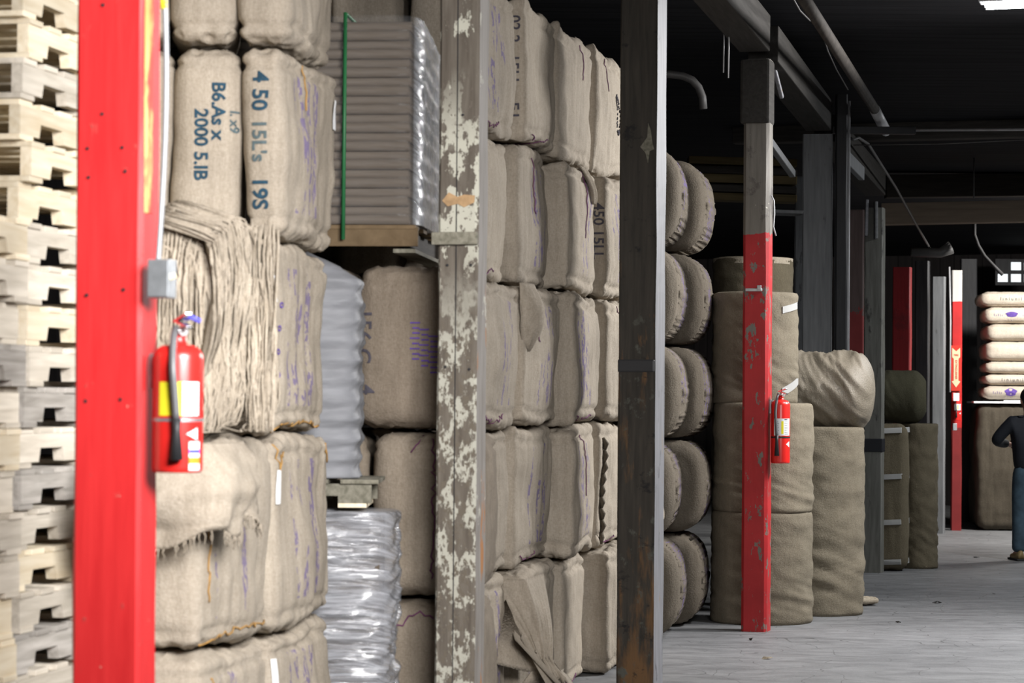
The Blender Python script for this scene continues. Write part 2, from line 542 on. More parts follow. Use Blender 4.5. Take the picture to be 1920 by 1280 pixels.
M['yellow_wood'] = mat_post('yellow_worn_strip', (0.60, 0.36, 0.10), (0.78, 0.55, 0.22), [((0.62, 0.05, 0.04), 4, (1, 1, 0.3), 0.58, 0.05, -1, 9)])
M['film_tubes'] = mat_film('clear_stretch_film', (0.78, 0.81, 0.86), 0.45, 0.92, (1, 0.8, 14), 7, 0.11, tilt=R(30), xfade=(0.578, 0.612, 0.05))
M['film_grey'] = mat_film('cloudy_stretch_film', (0.205, 0.21, 0.225), 0.80, 0.95, (1, 1, 3.5), 6, 0.62, bs_str=0.35, coat=0.0)
M['film_shiny'] = mat_film('shiny_creased_stretch_film', (0.40, 0.41, 0.44), 0.30, 0.86, (0.8, 0.8, 10), 6, 0.17, tilt=R(25), bs_str=1.0)
M['jacket'] = mat_plain('navy_jacket', (0.012, 0.014, 0.020), 0.75, bmp=0.3)
M['jeans'] = mat_plain('blue_denim', (0.050, 0.085, 0.115), 0.85, var=0.3, scale=12, bmp=0.3, bscale=120)
M['skin'] = mat_plain('skin', (0.50, 0.27, 0.19), 0.55, var=0.05)
M['hair'] = mat_plain('dark_hair', (0.012, 0.010, 0.009), 0.6, stretch=(6, 6, 1))
M['shoe'] = mat_plain('tan_shoe', (0.28, 0.20, 0.09), 0.6)
M['sole'] = mat_plain('dark_sole', (0.03, 0.03, 0.03), 0.8)
M['eye'] = mat_plain('eye_white', (0.7, 0.7, 0.68), 0.3)


def mat_floor():
    m, nt, bs = _nt('worn_concrete')
    big = noise_n(nt, 0.55, 5, (1, 1, 1), 0.6)
    c = ramp(nt, big, [(0.3, (0.165, 0.168, 0.172)), (0.7, (0.245, 0.248, 0.252))])
    sc = noise_n(nt, 2.6, 6, (1, 2.6, 1), 0.7, dist=0.6)
    c = mix(nt, 0.8, c, ramp(nt, sc, [(0.34, (0.50, 0.50, 0.51)), (0.6, (1, 1, 1))]), 'MULTIPLY')
    wn = noise_n(nt, 5, 6, (1, 3, 1), 0.72)
    f = math_n(nt, 'MULTIPLY', math_n(nt, 'SUBTRACT', wn, 0.66), 9, clamp=True)
    c = mix(nt, f, c, (0.40, 0.41, 0.42))
    vo = N(nt, 'ShaderNodeTexVoronoi', feature='DISTANCE_TO_EDGE')
    tc = N(nt, 'ShaderNodeTexCoord')
    mp = N(nt, 'ShaderNodeMapping')
    mp.inputs['Scale'].default_value = (0.42, 0.5, 1)
    nt.links.new(tc.outputs['Object'], mp.inputs[0])
    ad = N(nt, 'ShaderNodeVectorMath', operation='ADD')
    nz = N(nt, 'ShaderNodeTexNoise')
    nz.inputs['Scale'].default_value = 1.4
    nt.links.new(mp.outputs[0], nz.inputs['Vector'])
    nt.links.new(mp.outputs[0], ad.inputs[0])
    nt.links.new(nz.outputs['Color'], ad.inputs[1])
    nt.links.new(ad.outputs[0], vo.inputs['Vector'])
    cr = math_n(nt, 'LESS_THAN', vo.outputs['Distance'], 0.006)
    c = mix(nt, math_n(nt, 'MULTIPLY', cr, 0.7), c, (0.05, 0.05, 0.05))
    nt.links.new(c, bs.inputs['Base Color'])
    bs.inputs['Roughness'].default_value = 0.55
    bs.inputs['Specular IOR Level'].default_value = 0.45
    bump(nt, bs, math_n(nt, 'ADD', sc, noise_n(nt, 40, 3)), 0.25, 0.008)
    return m


def mat_planks(name, lo, hi, pitch, axis):
    m, nt, bs = _nt(name)
    tc = N(nt, 'ShaderNodeTexCoord')
    sp = N(nt, 'ShaderNodeSeparateXYZ')
    nt.links.new(tc.outputs['Object'], sp.inputs[0])
    fr = math_n(nt, 'FRACT', math_n(nt, 'DIVIDE', sp.outputs[axis], pitch))
    gap = math_n(nt, 'LESS_THAN', fr, 0.07)
    c = ramp(nt, noise_n(nt, 2, 5, (0.5, 5, 1) if axis == 1 else (5, 5, 0.5)), [(0.3, lo), (0.7, hi)])
    c = mix(nt, math_n(nt, 'MULTIPLY', gap, 0.8), c, (0.004, 0.004, 0.004))
    nt.links.new(c, bs.inputs['Base Color'])
    bs.inputs['Roughness'].default_value = 0.85
    bs.inputs['Specular IOR Level'].default_value = 0.08
    bump(nt, bs, math_n(nt, 'SUBTRACT', 1.0, gap), 0.5, 0.02)
    return m


M['floor'] = mat_floor()
M['ceiling'] = mat_planks('dark_ceiling_planks', (0.011, 0.011, 0.013), (0.021, 0.021, 0.024), 0.16, 1)
M['wall'] = mat_planks('dark_plank_wall', (0.012, 0.011, 0.011), (0.022, 0.019, 0.019), 0.22, 0)

# ------------------------------------------------------------------ the room
bm = B()
box(bm, (4, 16, -0.05), (36, 60, 0.1))
structure('floor', bm, M['floor'], smooth=False)


def ceil_z(d):
    return 5.0 - 0.0278 * d


bm = B()
ca = math.atan(0.0278)
box(bm, (0, 0, 0.06), (36, 52, 0.1), mi=0)
o = structure('ceiling', bm, M['ceiling'], smooth=False)
o.location = (4, 20, ceil_z(20))
o.rotation_euler = (-ca, 0, 0)
bm = B()
box(bm, (0, 0, 2.6), (22, 0.2, 5.2))
structure('wall_back', bm, M['wall'], smooth=False, loc=(7, 38, 0), rz=-TH)
bm = B()
box(bm, (0, 0, 2.6), (0.2, 46, 5.2))
structure('wall_left', bm, M['wall'], smooth=False, loc=(rowx(18) - 6.5, 18, 0), rz=-TH)
bm = B()
box(bm, (0, 0, 2.6), (0.2, 46, 5.2))
structure('wall_right', bm, M['wall'], smooth=False, loc=(rowx(18) + 9.5, 18, 0), rz=-TH)


# ------------------------------------------------------------------ surfaces: bales, rolls, text, thread
def bale_bm(L, W, H, seed, n=34, r=0.07, wr=0.013, bulge=0.014, gather=0.034, fib=0.0, rxz=None, seam=None, ears=0.0):
    """a sewn jute bale: rounded block, bulging sides, puckered seams. origin at the middle of its base"""
    bm = bmesh.new()
    vd = {}
    so = Vector((seed * 3.17, seed * 1.31, seed * 2.23))
    hx, hy, hz = W / 2, L / 2, H / 2
    nz = noise.noise

    def vert(i, j, k):
        key = (i, j, k)
        if key in vd:
            return vd[key]
        q = Vector(((2 * i / n - 1) * hx, (2 * j / n - 1) * hy, (2 * k / n - 1) * hz))
        xn, yn, zn = q.x / hx, q.y / hy, q.z / hz
        if rxz:
            e = rxz
            # squared circle in the x/z plane
            mx = max(abs(q.x) / hx, abs(q.z) / hz, 1e-6)
            ln = (abs(q.x / hx) ** e + abs(q.z / hz) ** e) ** (1 / e)
            sc_ = mx / max(ln, 1e-6)
            q.x *= sc_
            q.z *= sc_
            inner = Vector((q.x * (1 - r / hx), max(-hy + r, min(hy - r, q.y)), q.z * (1 - r / hz)))
            dq = q - inner
            rad = max(abs(q.x / hx) ** e + abs(q.z / hz) ** e, 1e-6) ** (1 / e)
            t = max(0.0, (rad * 1.0 - (1 - r / hx)) / (r / hx))
            ey = max(0.0, (abs(q.y) - (hy - r)) / r)
            k_ = math.sqrt(t * t + ey * ey)
            if k_ > 1:
                rr_ = (1 - r / hx) + (t / k_) * (r / hx)
                fx = rr_ / max(rad, 1e-6)
                q.x *= fx
                q.z *= fx
                q.y = math.copysign((hy - r) + r * ey / k_, q.y)
            p = q
            nrm = Vector((q.x / hx if rad > 0.6 else 0, yn ** 5, q.z / hz if rad > 0.6 else 0))
            nrm = nrm.normalized() if nrm.length > 1e-6 else Vector((0, 0, 1))
        else:
            inner = Vector((max(-hx + r, min(hx - r, q.x)), max(-hy + r, min(hy - r, q.y)), max(-hz + r, min(hz - r, q.z))))
            dq = q - inner
            nrm = dq.normalized()
            p = inner + nrm * r
        side = 1.0 - abs(nrm.z)
        b = bulge * (1 - zn * zn) * (1 - (yn * nrm.x) ** 2) * (1 - (xn * nrm.y) ** 2) * side
        a = nz(so + p * 3.0) * wr * 1.3 + nz(so + Vector((p.x * 15, p.y * 15, p.z * 2.4))) * wr * 0.55
        edge = max(0.0, (abs(zn) - 0.70) / 0.30)
        g = edge * edge
        a += g * gather * nz(so + Vector((p.x * 17, p.y * 17, p.z * 6)))
        a += (1 - g) * wr * 0.45 * nz(so + Vector((p.x * 8, p.y * 8, p.z * 11)))
        # a creased line just above / below each seam
        a -= gather * 0.9 * math.exp(-((abs(zn) - 0.80 - 0.05 * nz(so + Vector((p.x * 5, p.y * 5, 0)))) / 0.035) ** 2) * (0.5 + 0.5 * nz(so + Vector((p.x * 2 + 9, p.y * 2, zn)))) * side
        if fib:
            a += fib * nz(so + Vector((p.x * 26, p.y * 26, p.z * 1.6))) + fib * 0.6 * nz(so + Vector((p.x * 60, p.y * 60, p.z * 4)))
        top = abs(nrm.z)
        a = a * (1 - top) - top * abs(a) * 0.8 - 0.004 * top
        p = p + nrm * (a + b)
        if not rxz:
            p.x += 0.020 * nz(so + Vector((0, p.y * 1.5, p.z * 2.2)))
            pin = 0.045 * max(0.0, abs(zn) - 0.80) / 0.20
            p.x *= 1 - pin * hy / max(hx, hy) * 0.9
            p.y *= 1 - pin * 0.5
        if rxz and abs(nrm.y) < 0.6:
            p += nrm * 0.0035 * math.sin(p.y * 60 + seed)
        if seam:
            zt = max(0.0, zn) ** 2
            zb = max(0.0, -zn) ** 2
            f = lambda q: 0.045 * nz(Vector((q * 7.7, p.y * 2.4, p.x * 1.5))) + 0.015 * nz(Vector((q * 7.7, p.y * 8, 3)))
            p.z += (zt * f(seam[1]) if seam[1] is not None else 0) + (zb * f(seam[0]) if seam[0] is not None else 0)
        if ears:
            ex = math.exp(-(((p.x - hx) / 0.09) ** 2 + ((p.y + hy) / 0.16) ** 2)) + 0.5 * math.exp(-(((p.x - hx) / 0.09) ** 2 + ((p.y - hy * 0.3) / 0.12) ** 2))
            p.z += ears * ex * max(0.0, zn) ** 3
        p.z += hz
        if not (seam and seam[0] is not None):
            p.z = max(p.z, 0.0)
        v = bm.verts.new(p)
        vd[key] = v
        return v

    for ax in range(3):
        for s in (0, n):
            for a in range(n):
                for c in range(n):
                    idx = []
                    for (da, dc) in ((0, 0), (1, 0), (1, 1), (0, 1)):
                        t = [0, 0, 0]
                        t[ax] = s
                        t[(ax + 1) % 3] = a + da
                        t[(ax + 2) % 3] = c + dc
                        idx.append(vert(*t))
                    try:
                        bm.faces.new(idx if s else idx[::-1])
                    except ValueError:
                        pass
    return bm


FACES = {'x+': (Vector((1, 0, 0)), Vector((0, 1, 0))), 'y-': (Vector((0, -1, 0)), Vector((1, 0, 0)))}


def bvh_of(o):
    bm = bmesh.new()
    bm.from_mesh(o.data)
    t = BVHTree.FromBMesh(bm)
    bm.free()
    return t


def drop(tree, p, nrm, off):
    h = tree.ray_cast(p + nrm * 1.0, -nrm, 3.0)
    return (h[0] + nrm * off) if h[0] is not None else (p + nrm * off)


def text_mesh(s, size, bold=0.0):
    cu = bpy.data.curves.new('t', 'FONT')
    cu.body = s
    cu.size = size
    cu.align_x = 'CENTER'
    cu.align_y = 'CENTER'
    cu.offset = bold
    cu.resolution_u = 3
    o = bpy.data.objects.new('t', cu)
    COL.objects.link(o)
    bpy.context.view_layer.update()
    me = bpy.data.meshes.new_from_object(o.evaluated_get(bpy.context.evaluated_depsgraph_get()))
    bpy.data.objects.remove(o)
    bpy.data.curves.remove(cu)
    return me


def stencil(parent, body, tree, s, face, c, size, mat, vertical=True, stretch=1.0, name='stencil_lettering', lift=0.004, bold=0.0015):
    """lettering laid on the cloth; c = (position across, height) of its middle"""
    nrm, across = FACES[face]
    d, up = (Vector((0, 0, -1)), across) if vertical else (across, Vector((0, 0, 1)))
    me = text_mesh(s, size, bold)
    bm = bmesh.new()
    bm.from_mesh(me)
    bpy.data.meshes.remove(me)
    bmesh.ops.triangulate(bm, faces=bm.faces[:])
    es = [e for e in bm.edges if e.calc_length() > 0.03]
    if es:
        bmesh.ops.subdivide_edges(bm, edges=es, cuts=2)
    o3 = across * c[0] + Vector((0, 0, c[1]))
    for v in bm.verts:
        p = o3 + d * (v.co.x * stretch) + up * v.co.y
        v.co = drop(tree, p, nrm, lift)
    return obj(name, bm, mat, parent, smooth=False)


def thread(parent, tree, face, pts, mat, seed, r=0.0035, name='stitch_twine', wob=0.012):
    nrm, across = FACES[face]
    rnd = random.Random(seed)
    out = []
    for (a0, z0), (a1, z1) in zip(pts[:-1], pts[1:]):
        k = max(3, int(math.hypot(a1 - a0, z1 - z0) / 0.02))
        for i in range(k):
            t = i / k
            p = across * (a0 + (a1 - a0) * t + rnd.uniform(-wob, wob)) + Vector((0, 0, z0 + (z1 - z0) * t + rnd.uniform(-wob, wob)))
            out.append(drop(tree, p, nrm, 0.004))
    bm = B()
    tube(bm, out, r, 5)
    return obj(name, bm, mat, parent)


def paper_tag(parent, tree, face, c, sz, mat=None, tilt=0.0, name='paper_tag', lift=0.006):
    nrm, across = FACES[face]
    bm = B()
    g = 4
    vs = []
    for i in range(g + 1):
        for j in range(g + 1):
            a, b = (i / g - 0.5) * sz[0], (j / g - 0.5) * sz[1]
            p = across * (c[0] + a * math.cos(tilt) - b * math.sin(tilt)) + Vector((0, 0, c[1] + a * math.sin(tilt) + b * math.cos(tilt)))
            vs.append(bm.verts.new(drop(tree, p, nrm, lift)))
    for i in range(g):
        for j in range(g):
            bm.faces.new((vs[i * (g + 1) + j], vs[(i + 1) * (g + 1) + j], vs[(i + 1) * (g + 1) + j + 1], vs[i * (g + 1) + j + 1]))
    fs = bm.faces[:]
    r = bmesh.ops.extrude_face_region(bm, geom=fs)
    for v in [x for x in r['geom'] if isinstance(x, bmesh.types.BMVert)]:
        v.co += nrm * 0.002
    return obj(name, bm, mat or M['paper'], parent, smooth=False)


TIER = ['bottom', 'second', 'third', 'fourth', 'fifth', 'sixth']
_seed = [1]


def bale(loc, rz, label, group, L=0.85, W=0.62, H=0.745, mat='jute', **k):
    _seed[0] += 1
    o = obj('burlap_bale', bale_bm(L, W, H, _seed[0], **k), M[mat], loc=loc, rz=rz)
    tag(o, label, 'bale', group)
    return o


PITCHZ = 0.75
rnd = random.Random(5)


def face_x(d, off=0.42):
    return rowx(d) - off


def row_bale(dc, tier, label, group, yaw=R(10), W=0.62, off=0.42, dx=0.0, **k):
    """a bale of the row whose aisle side lies on the bale line at depth dc"""
    c, s = math.cos(yaw), math.sin(yaw)
    # local +x is the aisle side
    x = face_x(dc, off) - W / 2 * c + dx
    y = dc + W / 2 * s
    return bale((x, y, tier * PITCHZ), -yaw, label, group, W=W, **k)


# ---- stack nearest the camera, behind the bright red post
G1 = 'burlap bales stacked behind the bright red post'
st1 = {}
for t in range(5):
    if t == 2:
        st1[(0, t)] = row_bale(8.74, t, 'torn burlap bale with a shaggy mat of loose fibres, above the large extinguisher', G1, mat='fibre', fib=0.022, wr=0.02, n=52, dx=0.09, L=0.82, W=0.33, seam=(201, None))
    elif t < 2:
        st1[(0, t)] = row_bale(8.74, t, ['bottom burlap bale of the near column behind the bright red post', 'burlap bale with a loose flap hanging over it, below the large extinguisher'][t], G1,
                               mat='jute_print', n=44, L=0.82, r=0.06, W=0.33, dx=0.10, seam=(200 if t else None, 200 + t), yaw=R(10 + rnd.uniform(-1.5, 1.5)))
    else:
        for q in range(2):
            lab = [['narrow burlap bale stencilled B6 and 2000, above the shaggy torn bale', 'narrow burlap bale half hidden by the bright red post, beside the one stencilled 2000'],
                   ['narrow burlap bale at the top edge, above the one stencilled B6', 'narrow burlap bale at the top edge, half hidden by the bright red post']][t - 3][q]
            st1[(-q, t)] = bale((-1.214 - 0.020 * (t - 3) - 0.270 * q, 9.60, t * PITCHZ), R(6), lab, G1, W=0.262, L=0.82, r=0.075, n=44, wr=0.010)
    lab = ['bottom burlap bale of the far column behind the bright red post, beside silver wrap',
           'burlap bale with white tag and purple print, second tier right of the hanging flap',
           'burlap bale with purple print beside the shaggy torn bale',
           'burlap bale stencilled 4 50 and 19S down its near edge',
           'creased burlap bale at the top edge, above the bale stencilled 4 50'][t]
    st1[(1, t)] = row_bale(9.56, t, lab, G1, mat='jute_print' if t != 4 else 'jute', n=52, L=0.82, r=0.05, W=0.40 if t < 3 else (0.17 if t == 3 else 0.21), seam=(300 + t if t else None, 301 + t), wr=0.016, dx=0.03 + rnd.uniform(-0.02, 0.02), yaw=R(10 + rnd.uniform(-1.5, 1.5)))

o = st1[(0, 3)]
tr = bvh_of(o)
stencil(o, None, tr, 'B6.As x', 'y-', (0.035, 0.49), 0.072, M['ink'], bold=0.002)
stencil(o, None, tr, '2000 5.IB', 'y-', (-0.03, 0.36), 0.072, M['ink'], bold=0.002)
stencil(o, None, tr, 'I. x9', 'y-', (0.098, 0.45), 0.05, M['ink_faint'])


o = st1[(1, 3)]
tr = bvh_of(o)
stencil(o, None, tr, '4 50', 'y-', (-0.005, 0.565), 0.086, M['ink'], bold=0.0025)
stencil(o, None, tr, "15L's", 'y-', (-0.005, 0.375), 0.080, M['ink_faint'], bold=0.002)
stencil(o, None, tr, '19S', 'y-', (-0.005, 0.175), 0.086, M['ink'], bold=0.0025)
paper_tag(o, tr, 'x+', (0.36, 0.56), (0.07, 0.12))
thread(o, tr, 'x+', [(-0.12, 0.70), (-0.10, 0.50)], M['thread_orange'], 3)
o = st1[(1, 2)]
tr = bvh_of(o)
paper_tag(o, tr, 'x+', (-0.37, 0.56), (0.03, 0.10))
thread(o, tr, 'x+', [(-0.35, 0.02), (0.10, 0.05), (0.40, 0.02)], M['thread_orange'], 4)
for k in range(4):
    stencil(o, None, tr, '0', 'x+', (-0.30, 0.50 - k * 0.09), 0.05, M['ink_purple'])
o = st1[(1, 1)]
tr = bvh_of(o)
paper_tag(o, tr, 'x+', (-0.36, 0.55), (0.032, 0.13))
thread(o, tr, 'x+', [(-0.38, 0.72), (-0.34, 0.62), (-0.20, 0.70)], M['thread_orange'], 5)
thread(o, tr, 'x+', [(0.30, 0.70), (0.38, 0.62), (0.36, 0.70)], M['thread_orange'], 6)
o = st1[(0, 1)]
tr = bvh_of(o)
thread(o, tr, 'x+', [(-0.30, 0.03), (0.0, 0.06), (0.38, 0.04)], M['thread_orange'], 7)
thread(o, tr, 'x+', [(-0.33, 0.45), (-0.31, 0.15)], M['thread_orange'], 8)
o = st1[(0, 0)]
tr = bvh_of(o)
thread(o, tr, 'x+', [(-0.30, 0.66), (-0.20, 0.55), (-0.26, 0.50)], M['thread_orange'], 9)
o = st1[(1, 0)]
tr = bvh_of(o)
paper_tag(o, tr, 'x+', (-0.37, 0.58), (0.03, 0.13))


# shaggy fibre on the torn bale: strands hanging down its aisle side and its near end
def strands(parent, specs, mat, name='loose_fibres', r=0.006):
    bm = B()
    for pts in specs:
        k = len(pts)
        tube(bm, pts, [r * (1 - 0.7 * i / (k - 1)) for i in range(k)], 5)
    o = obj(name, bm, mat, parent)
    o['kind'] = 'stuff'
    return o


o = st1[(0, 2)]
tr = bvh_of(o)
rs = random.Random(11)
sp = []
for i in range(760):
    if rs.random() < 0.75:
        f, a = 'x+', rs.uniform(-0.42, 0.40)
    else:
        f, a = 'y-', rs.uniform(-0.1, 0.32)
    nrm, ac = FACES[f]
    z0 = rs.uniform(0.25, 0.80)
    ln = rs.uniform(0.2, 0.6)
    pts = []
    wv = rs.uniform(0, 6)
    for s in range(9):
        t = s / 8
        aa = a + 0.005 * math.sin(wv + t * 5) + rs.uniform(-0.0015, 0.0015)
        z = max(0.02, z0 - ln * t)
        p = drop(tr, ac * aa + Vector((0, 0, min(z, 0.72))), nrm, 0.004 + 0.022 * math.sin(math.pi * t) * rs.random())
        if z > 0.72:
            p.z = z
        pts.append(p)
    sp.append(pts)
strands(o, sp, M['fibre'], r=0.006)


def drape(parent, fn, nu, nv, mat, name, th=0.006):
    """cloth sheet from a function of (u, v), given thickness"""
    bm = B()
    vs = [[bm.verts.new(fn(i / nu, j / nv)) for j in range(nv + 1)] for i in range(nu + 1)]
    for i in range(nu):
        for j in range(nv):
            bm.faces.new((vs[i][j], vs[i + 1][j], vs[i + 1][j + 1], vs[i][j + 1]))
    bmesh.ops.recalc_face_normals(bm, faces=bm.faces[:])
    bmesh.ops.solidify(bm, geom=bm.faces[:], thickness=th)
    return obj(name, bm, mat, parent)


def matted_tuft(u, v):
    # a thick mat of fibre folded over the top near corner of the torn bale
    a = -0.44 + 0.70 * u
    lift = 0.13 * math.sin(math.pi * min(1, u * 1.15)) ** 0.7
    z = 0.74 + lift * (1 - 0.5 * u) - (0.58 + 0.14 * noise.noise(Vector((u * 9, 1, 1)))) * v ** 1.05
    x = 0.172 + 0.050 * math.sin(math.pi * min(1, 0.15 + v * 0.9)) + 0.022 * noise.noise(Vector((u * 20, v * 2, 2.2))) + 0.020 * noise.noise(Vector((u * 55, v * 2.5, 5)))
    if v < 0.12:
        x -= (0.12 - v) * 1.6
    return Vector((x, a + 0.02 * noise.noise(Vector((u * 6, v * 4, 9))), z))


drape(o, matted_tuft, 170, 30, M['fibre'], 'matted_fibre', 0.012)
sp = []
for i in range(900):
    u0, v0, ln = rs.random(), rs.uniform(-0.05, 0.6), rs.uniform(0.2, 0.55)
    du, k3 = rs.uniform(-0.012, 0.012), rs.uniform(0.002, 0.016)
    sp.append([matted_tuft(min(1, max(0, u0 + du * t / 6)), min(1.0, max(0.0, v0 + ln * t / 6))) + Vector((k3 * math.sin(math.pi * (0.15 + 0.85 * t / 6)) + 0.004, -0.01 * math.sin(t), 0)) for t in range(7)])
strands(o, sp, M['fibre'], 'hanging_fibres', r=0.0045)

o = st1[(0, 1)]


def flap_fn(u, v):
    # loose sacking pulled out of the top seam: a pouch that hangs round the near corner of the bale
    if u < 0.42:
        q = u / 0.42
        a, n_ = Vector((-0.17 + 0.36 * q, -0.425, 0)), Vector((0.7 * q ** 3, -1, 0))
    else:
        q = (u - 0.42) / 0.58
        a, n_ = Vector((0.19, -0.425 + 0.38 * q, 0)), Vector((1, -0.7 * (1 - q) ** 3, 0))
    n_.normalize()
    drop_ = 0.36 - 0.10 * u + 0.05 * noise.noise(Vector((u * 5, 2, 2)))
    z = 0.735 - drop_ * v
    belly = 0.02 + 0.13 * math.sin(math.pi * min(1.0, v * 0.86)) ** 1.2 * (1 - 0.75 * max(0.0, u - 0.3))
    belly += 0.030 * noise.noise(Vector((u * 5, v * 4, 1.7))) + 0.012 * math.sin(u * 26 + v * 5) * v
    if v > 0.86:
        belly += (v - 0.86) * 0.25
        z += (v - 0.86) * 0.15 * math.sin(u * 19)
    return a + n_ * belly + Vector((0, 0, z))


drape(o, flap_fn, 44, 36, M['jute'], 'torn_flap', 0.008)
rs = random.Random(4)
sp = []
for i in range(90):
    u = rs.random()
    p = flap_fn(u, 1.0)
    sp.append([p + Vector((rs.uniform(-.01, .01), rs.uniform(-.02, .02), -0.07 * rs.random() * t / 4)) * (1 if t else 0) if t else p for t in range(5)])
sp = [[q if i == 0 else (s[0] + Vector((rs.uniform(-.006, .006), rs.uniform(-.008, .008), -0.012 * i)))for i, q in enumerate(s)] for s in sp]
strands(o, sp, M['fibre'], 'frayed_edge', 0.003)

# ---- stack between the peeling post and the black post
G3 = 'burlap bales stacked between the peeling post and the black post'
COLS = (12.20, 13.05, 13.90, 14.74, 15.58)
CN = ['first', 'second', 'third', 'fourth', 'fifth']
st3 = {}
special3 = {(0, 1): 'frontmost bottom burlap bale with a gathered cloth tail hanging from its side',
            (4, 1): 'topmost burlap bale with code stencilled on its shaded end, right of the peeling post',
            (4, 3): 'topmost burlap bale nearest the black post, with a dark oval smudge',
            (3, 3): 'burlap bale densely printed in purple below the one with the oval smudge',
            (4, 2): 'plain topmost burlap bale between the end stencilled one and the oval smudged one'}
for t in range(5):
    for ci, dc in enumerate(COLS):
        lab = special3.get((t, ci)) or 'burlap bale in %s tier, %s column counted from peeling post toward black post' % (TIER[t] if t < 4 else 'top', CN[ci])
        st3[(ci, t)] = row_bale(dc, t, lab, G3, seam=(ci * 10 + t if t else None, ci * 10 + t + 1 if t < 4 else None), ears=0.06 if t == 4 else 0.0, mat='jute_print' if (ci * 3 + t * 2) % 5 not in (1,) and not (t == 4 and ci in (2, 3)) else 'jute',
                                yaw=R(13 + rnd.uniform(-2.5, 2.5)), dx=rnd.uniform(-0.04, 0.04), L=0.82, W=0.34, n=44, r=0.035, wr=0.015)
for t in range(5):
    for q in range(3):
        st = bale((face_x(12.2) - 0.23 - 0.36 * (q + 1), 12.28 + 0.06 * q, t * PITCHZ), -R(10),
                  'burlap bale in %s tier behind the cardboard tubes, %s' % (TIER[t] if t < 4 else 'top', ('next to the peeling post', 'middle of three', 'farthest from the peeling post')[q]),
                  'burlap bales behind the cardboard tubes', W=0.33, L=0.78, n=20, r=0.05)
rs = random.Random(21)
for (ci, t), o in st3.items():
    if ci == 4:
        continue
    tr = bvh_of(o)
    a = rs.uniform(-0.2, 0.2)
    thread(o, tr, 'x+', [(a - 0.05, 0.70), (a, 0.66), (a + 0.02, rs.uniform(0.3, 0.55))] if rs.random() < 0.6 else [(-0.3, 0.05), (-0.1, 0.02), (0.1, 0.06)],
           M['thread_purple'], ci * 7 + t, r=0.003)
for (ci, s1, s2, s3) in ((1, '02 2', '15LL', 'F.I'),):
    o = st3[(ci, 4)]
    tr = bvh_of(o)
    stencil(o, None, tr, s1, 'y-', (0.105, 0.60), 0.085, M['ink_dark'])
    stencil(o, None, tr, s2, 'y-', (0.105, 0.38), 0.085, M['ink_dark'])
    stencil(o, None, tr, s3, 'y-', (0.105, 0.17), 0.085, M['ink_dark'])
o = st3[(3, 3)]
tr = bvh_of(o)
stencil(o, None, tr, '450 15LL', 'y-', (0.105, 0.40), 0.09, M['ink_dark'])
for (ci, t, c, s) in ((3, 4, (0.12, 0.40), '@'),):
    o = st3[(ci, t)]
    tr = bvh_of(o)
    bm = B()
    for k in range(26):
        a = 2 * math.pi * k / 26
        for q in range(2):
            ca_, sa_ = (0.05 + 0.02 * rs.random()) * math.cos(a), (0.10 + 0.03 * rs.random()) * math.sin(a)
            p = Vector((0, c[0] + ca_, c[1] + sa_))
            pts = [drop(tr, p + Vector((0, dx, dz)), Vector((1, 0, 0)), 0.003) for dx, dz in ((0, 0), (0.006, 0.006), (0.01, 0.012))]
            tube(bm, pts, 0.004, 4)
    obj('oval_smudge', bm, M['ink_dark'], o)

o = st3[(1, 0)]


def tail_fn(u, v):
    # cloth gathered into a tail: pleats fan from the top seam round the near corner and meet in a tuft
    if u < 0.45:
        a = Vector((-0.15 + 0.35 * u / 0.45, -0.455, 0.70))
    else:
        a = Vector((0.205, -0.455 + 0.42 * (u - 0.45) / 0.55, 0.70))
    e = Vector((0.31 + (u - 0.5) * 0.05, -0.45 + (u - 0.5) * 0.07, 0.26 - 0.05 * u))
    w_ = v ** 0.85
    p = a.lerp(e, w_)
    pl = math.sin(u * 52 + 3 * math.sin(u * 9)) * 0.011 * (0.35 + v) * (1 - 0.3 * v)
    p += Vector((pl * 0.7 + 0.03 * math.sin(math.pi * v), -abs(pl) - 0.03 * math.sin(math.pi * v), 0))
    if v > 0.86:
        k = (v - 0.86) / 0.14
        p += Vector(((u - 0.3) * 0.10 * k + 0.03 * k, (u - 0.5) * 0.05 * k, -0.045 * k + 0.02 * math.sin(u * 31) * k))
    return p


drape(o, tail_fn, 70, 30, M['jute'], 'gathered_tail', 0.006)
o = st3[(2, 3)]


def nip_fn(u, v):
    y = 0.02 + (u - 0.5) * 0.22 * (1 - 0.6 * v) + 0.16 * v
    z = 0.74 - 0.20 * v
    x = 0.165 + 0.05 * math.sin(v * 2.2) + 0.012 * math.sin(u * 24)
    return Vector((x, y, z))


drape(o, nip_fn, 28, 14, M['jute'], 'loose_fold', 0.006)
o = st3[(1, 2)]


def lobe_fn(u, v):
    y = -0.33 + (u - 0.5) * 0.24 * math.sqrt(max(0.0, 1 - v ** 3))
    z = 0.755 - 0.36 * v
    x = 0.150 + 0.105 * math.sin(math.pi * (0.12 + 0.80 * v)) * math.sin(math.pi * u) ** 0.7 + 0.008 * noise.noise(Vector((u * 8, v * 5, 1)))
    return Vector((x, y, z))


drape(o, lobe_fn, 20, 20, M['jute'], 'loose_fold', 0.008)
o = st3[(3, 1)]
tr = bvh_of(o)
bm = B()
for k in range(9):
    z = 0.66 - k * 0.07
    pts = [drop(tr, Vector((0, -0.33 + 0.02 * math.sin(k + q), z - q * 0.035)), Vector((1, 0, 0)), 0.006 + 0.012 * math.sin(q * 1.5)) for q in range(3)]
    tube(bm, pts, [0.012, 0.018, 0.010], 6)
obj('laced_seam', bm, M['jute_dark'], o)

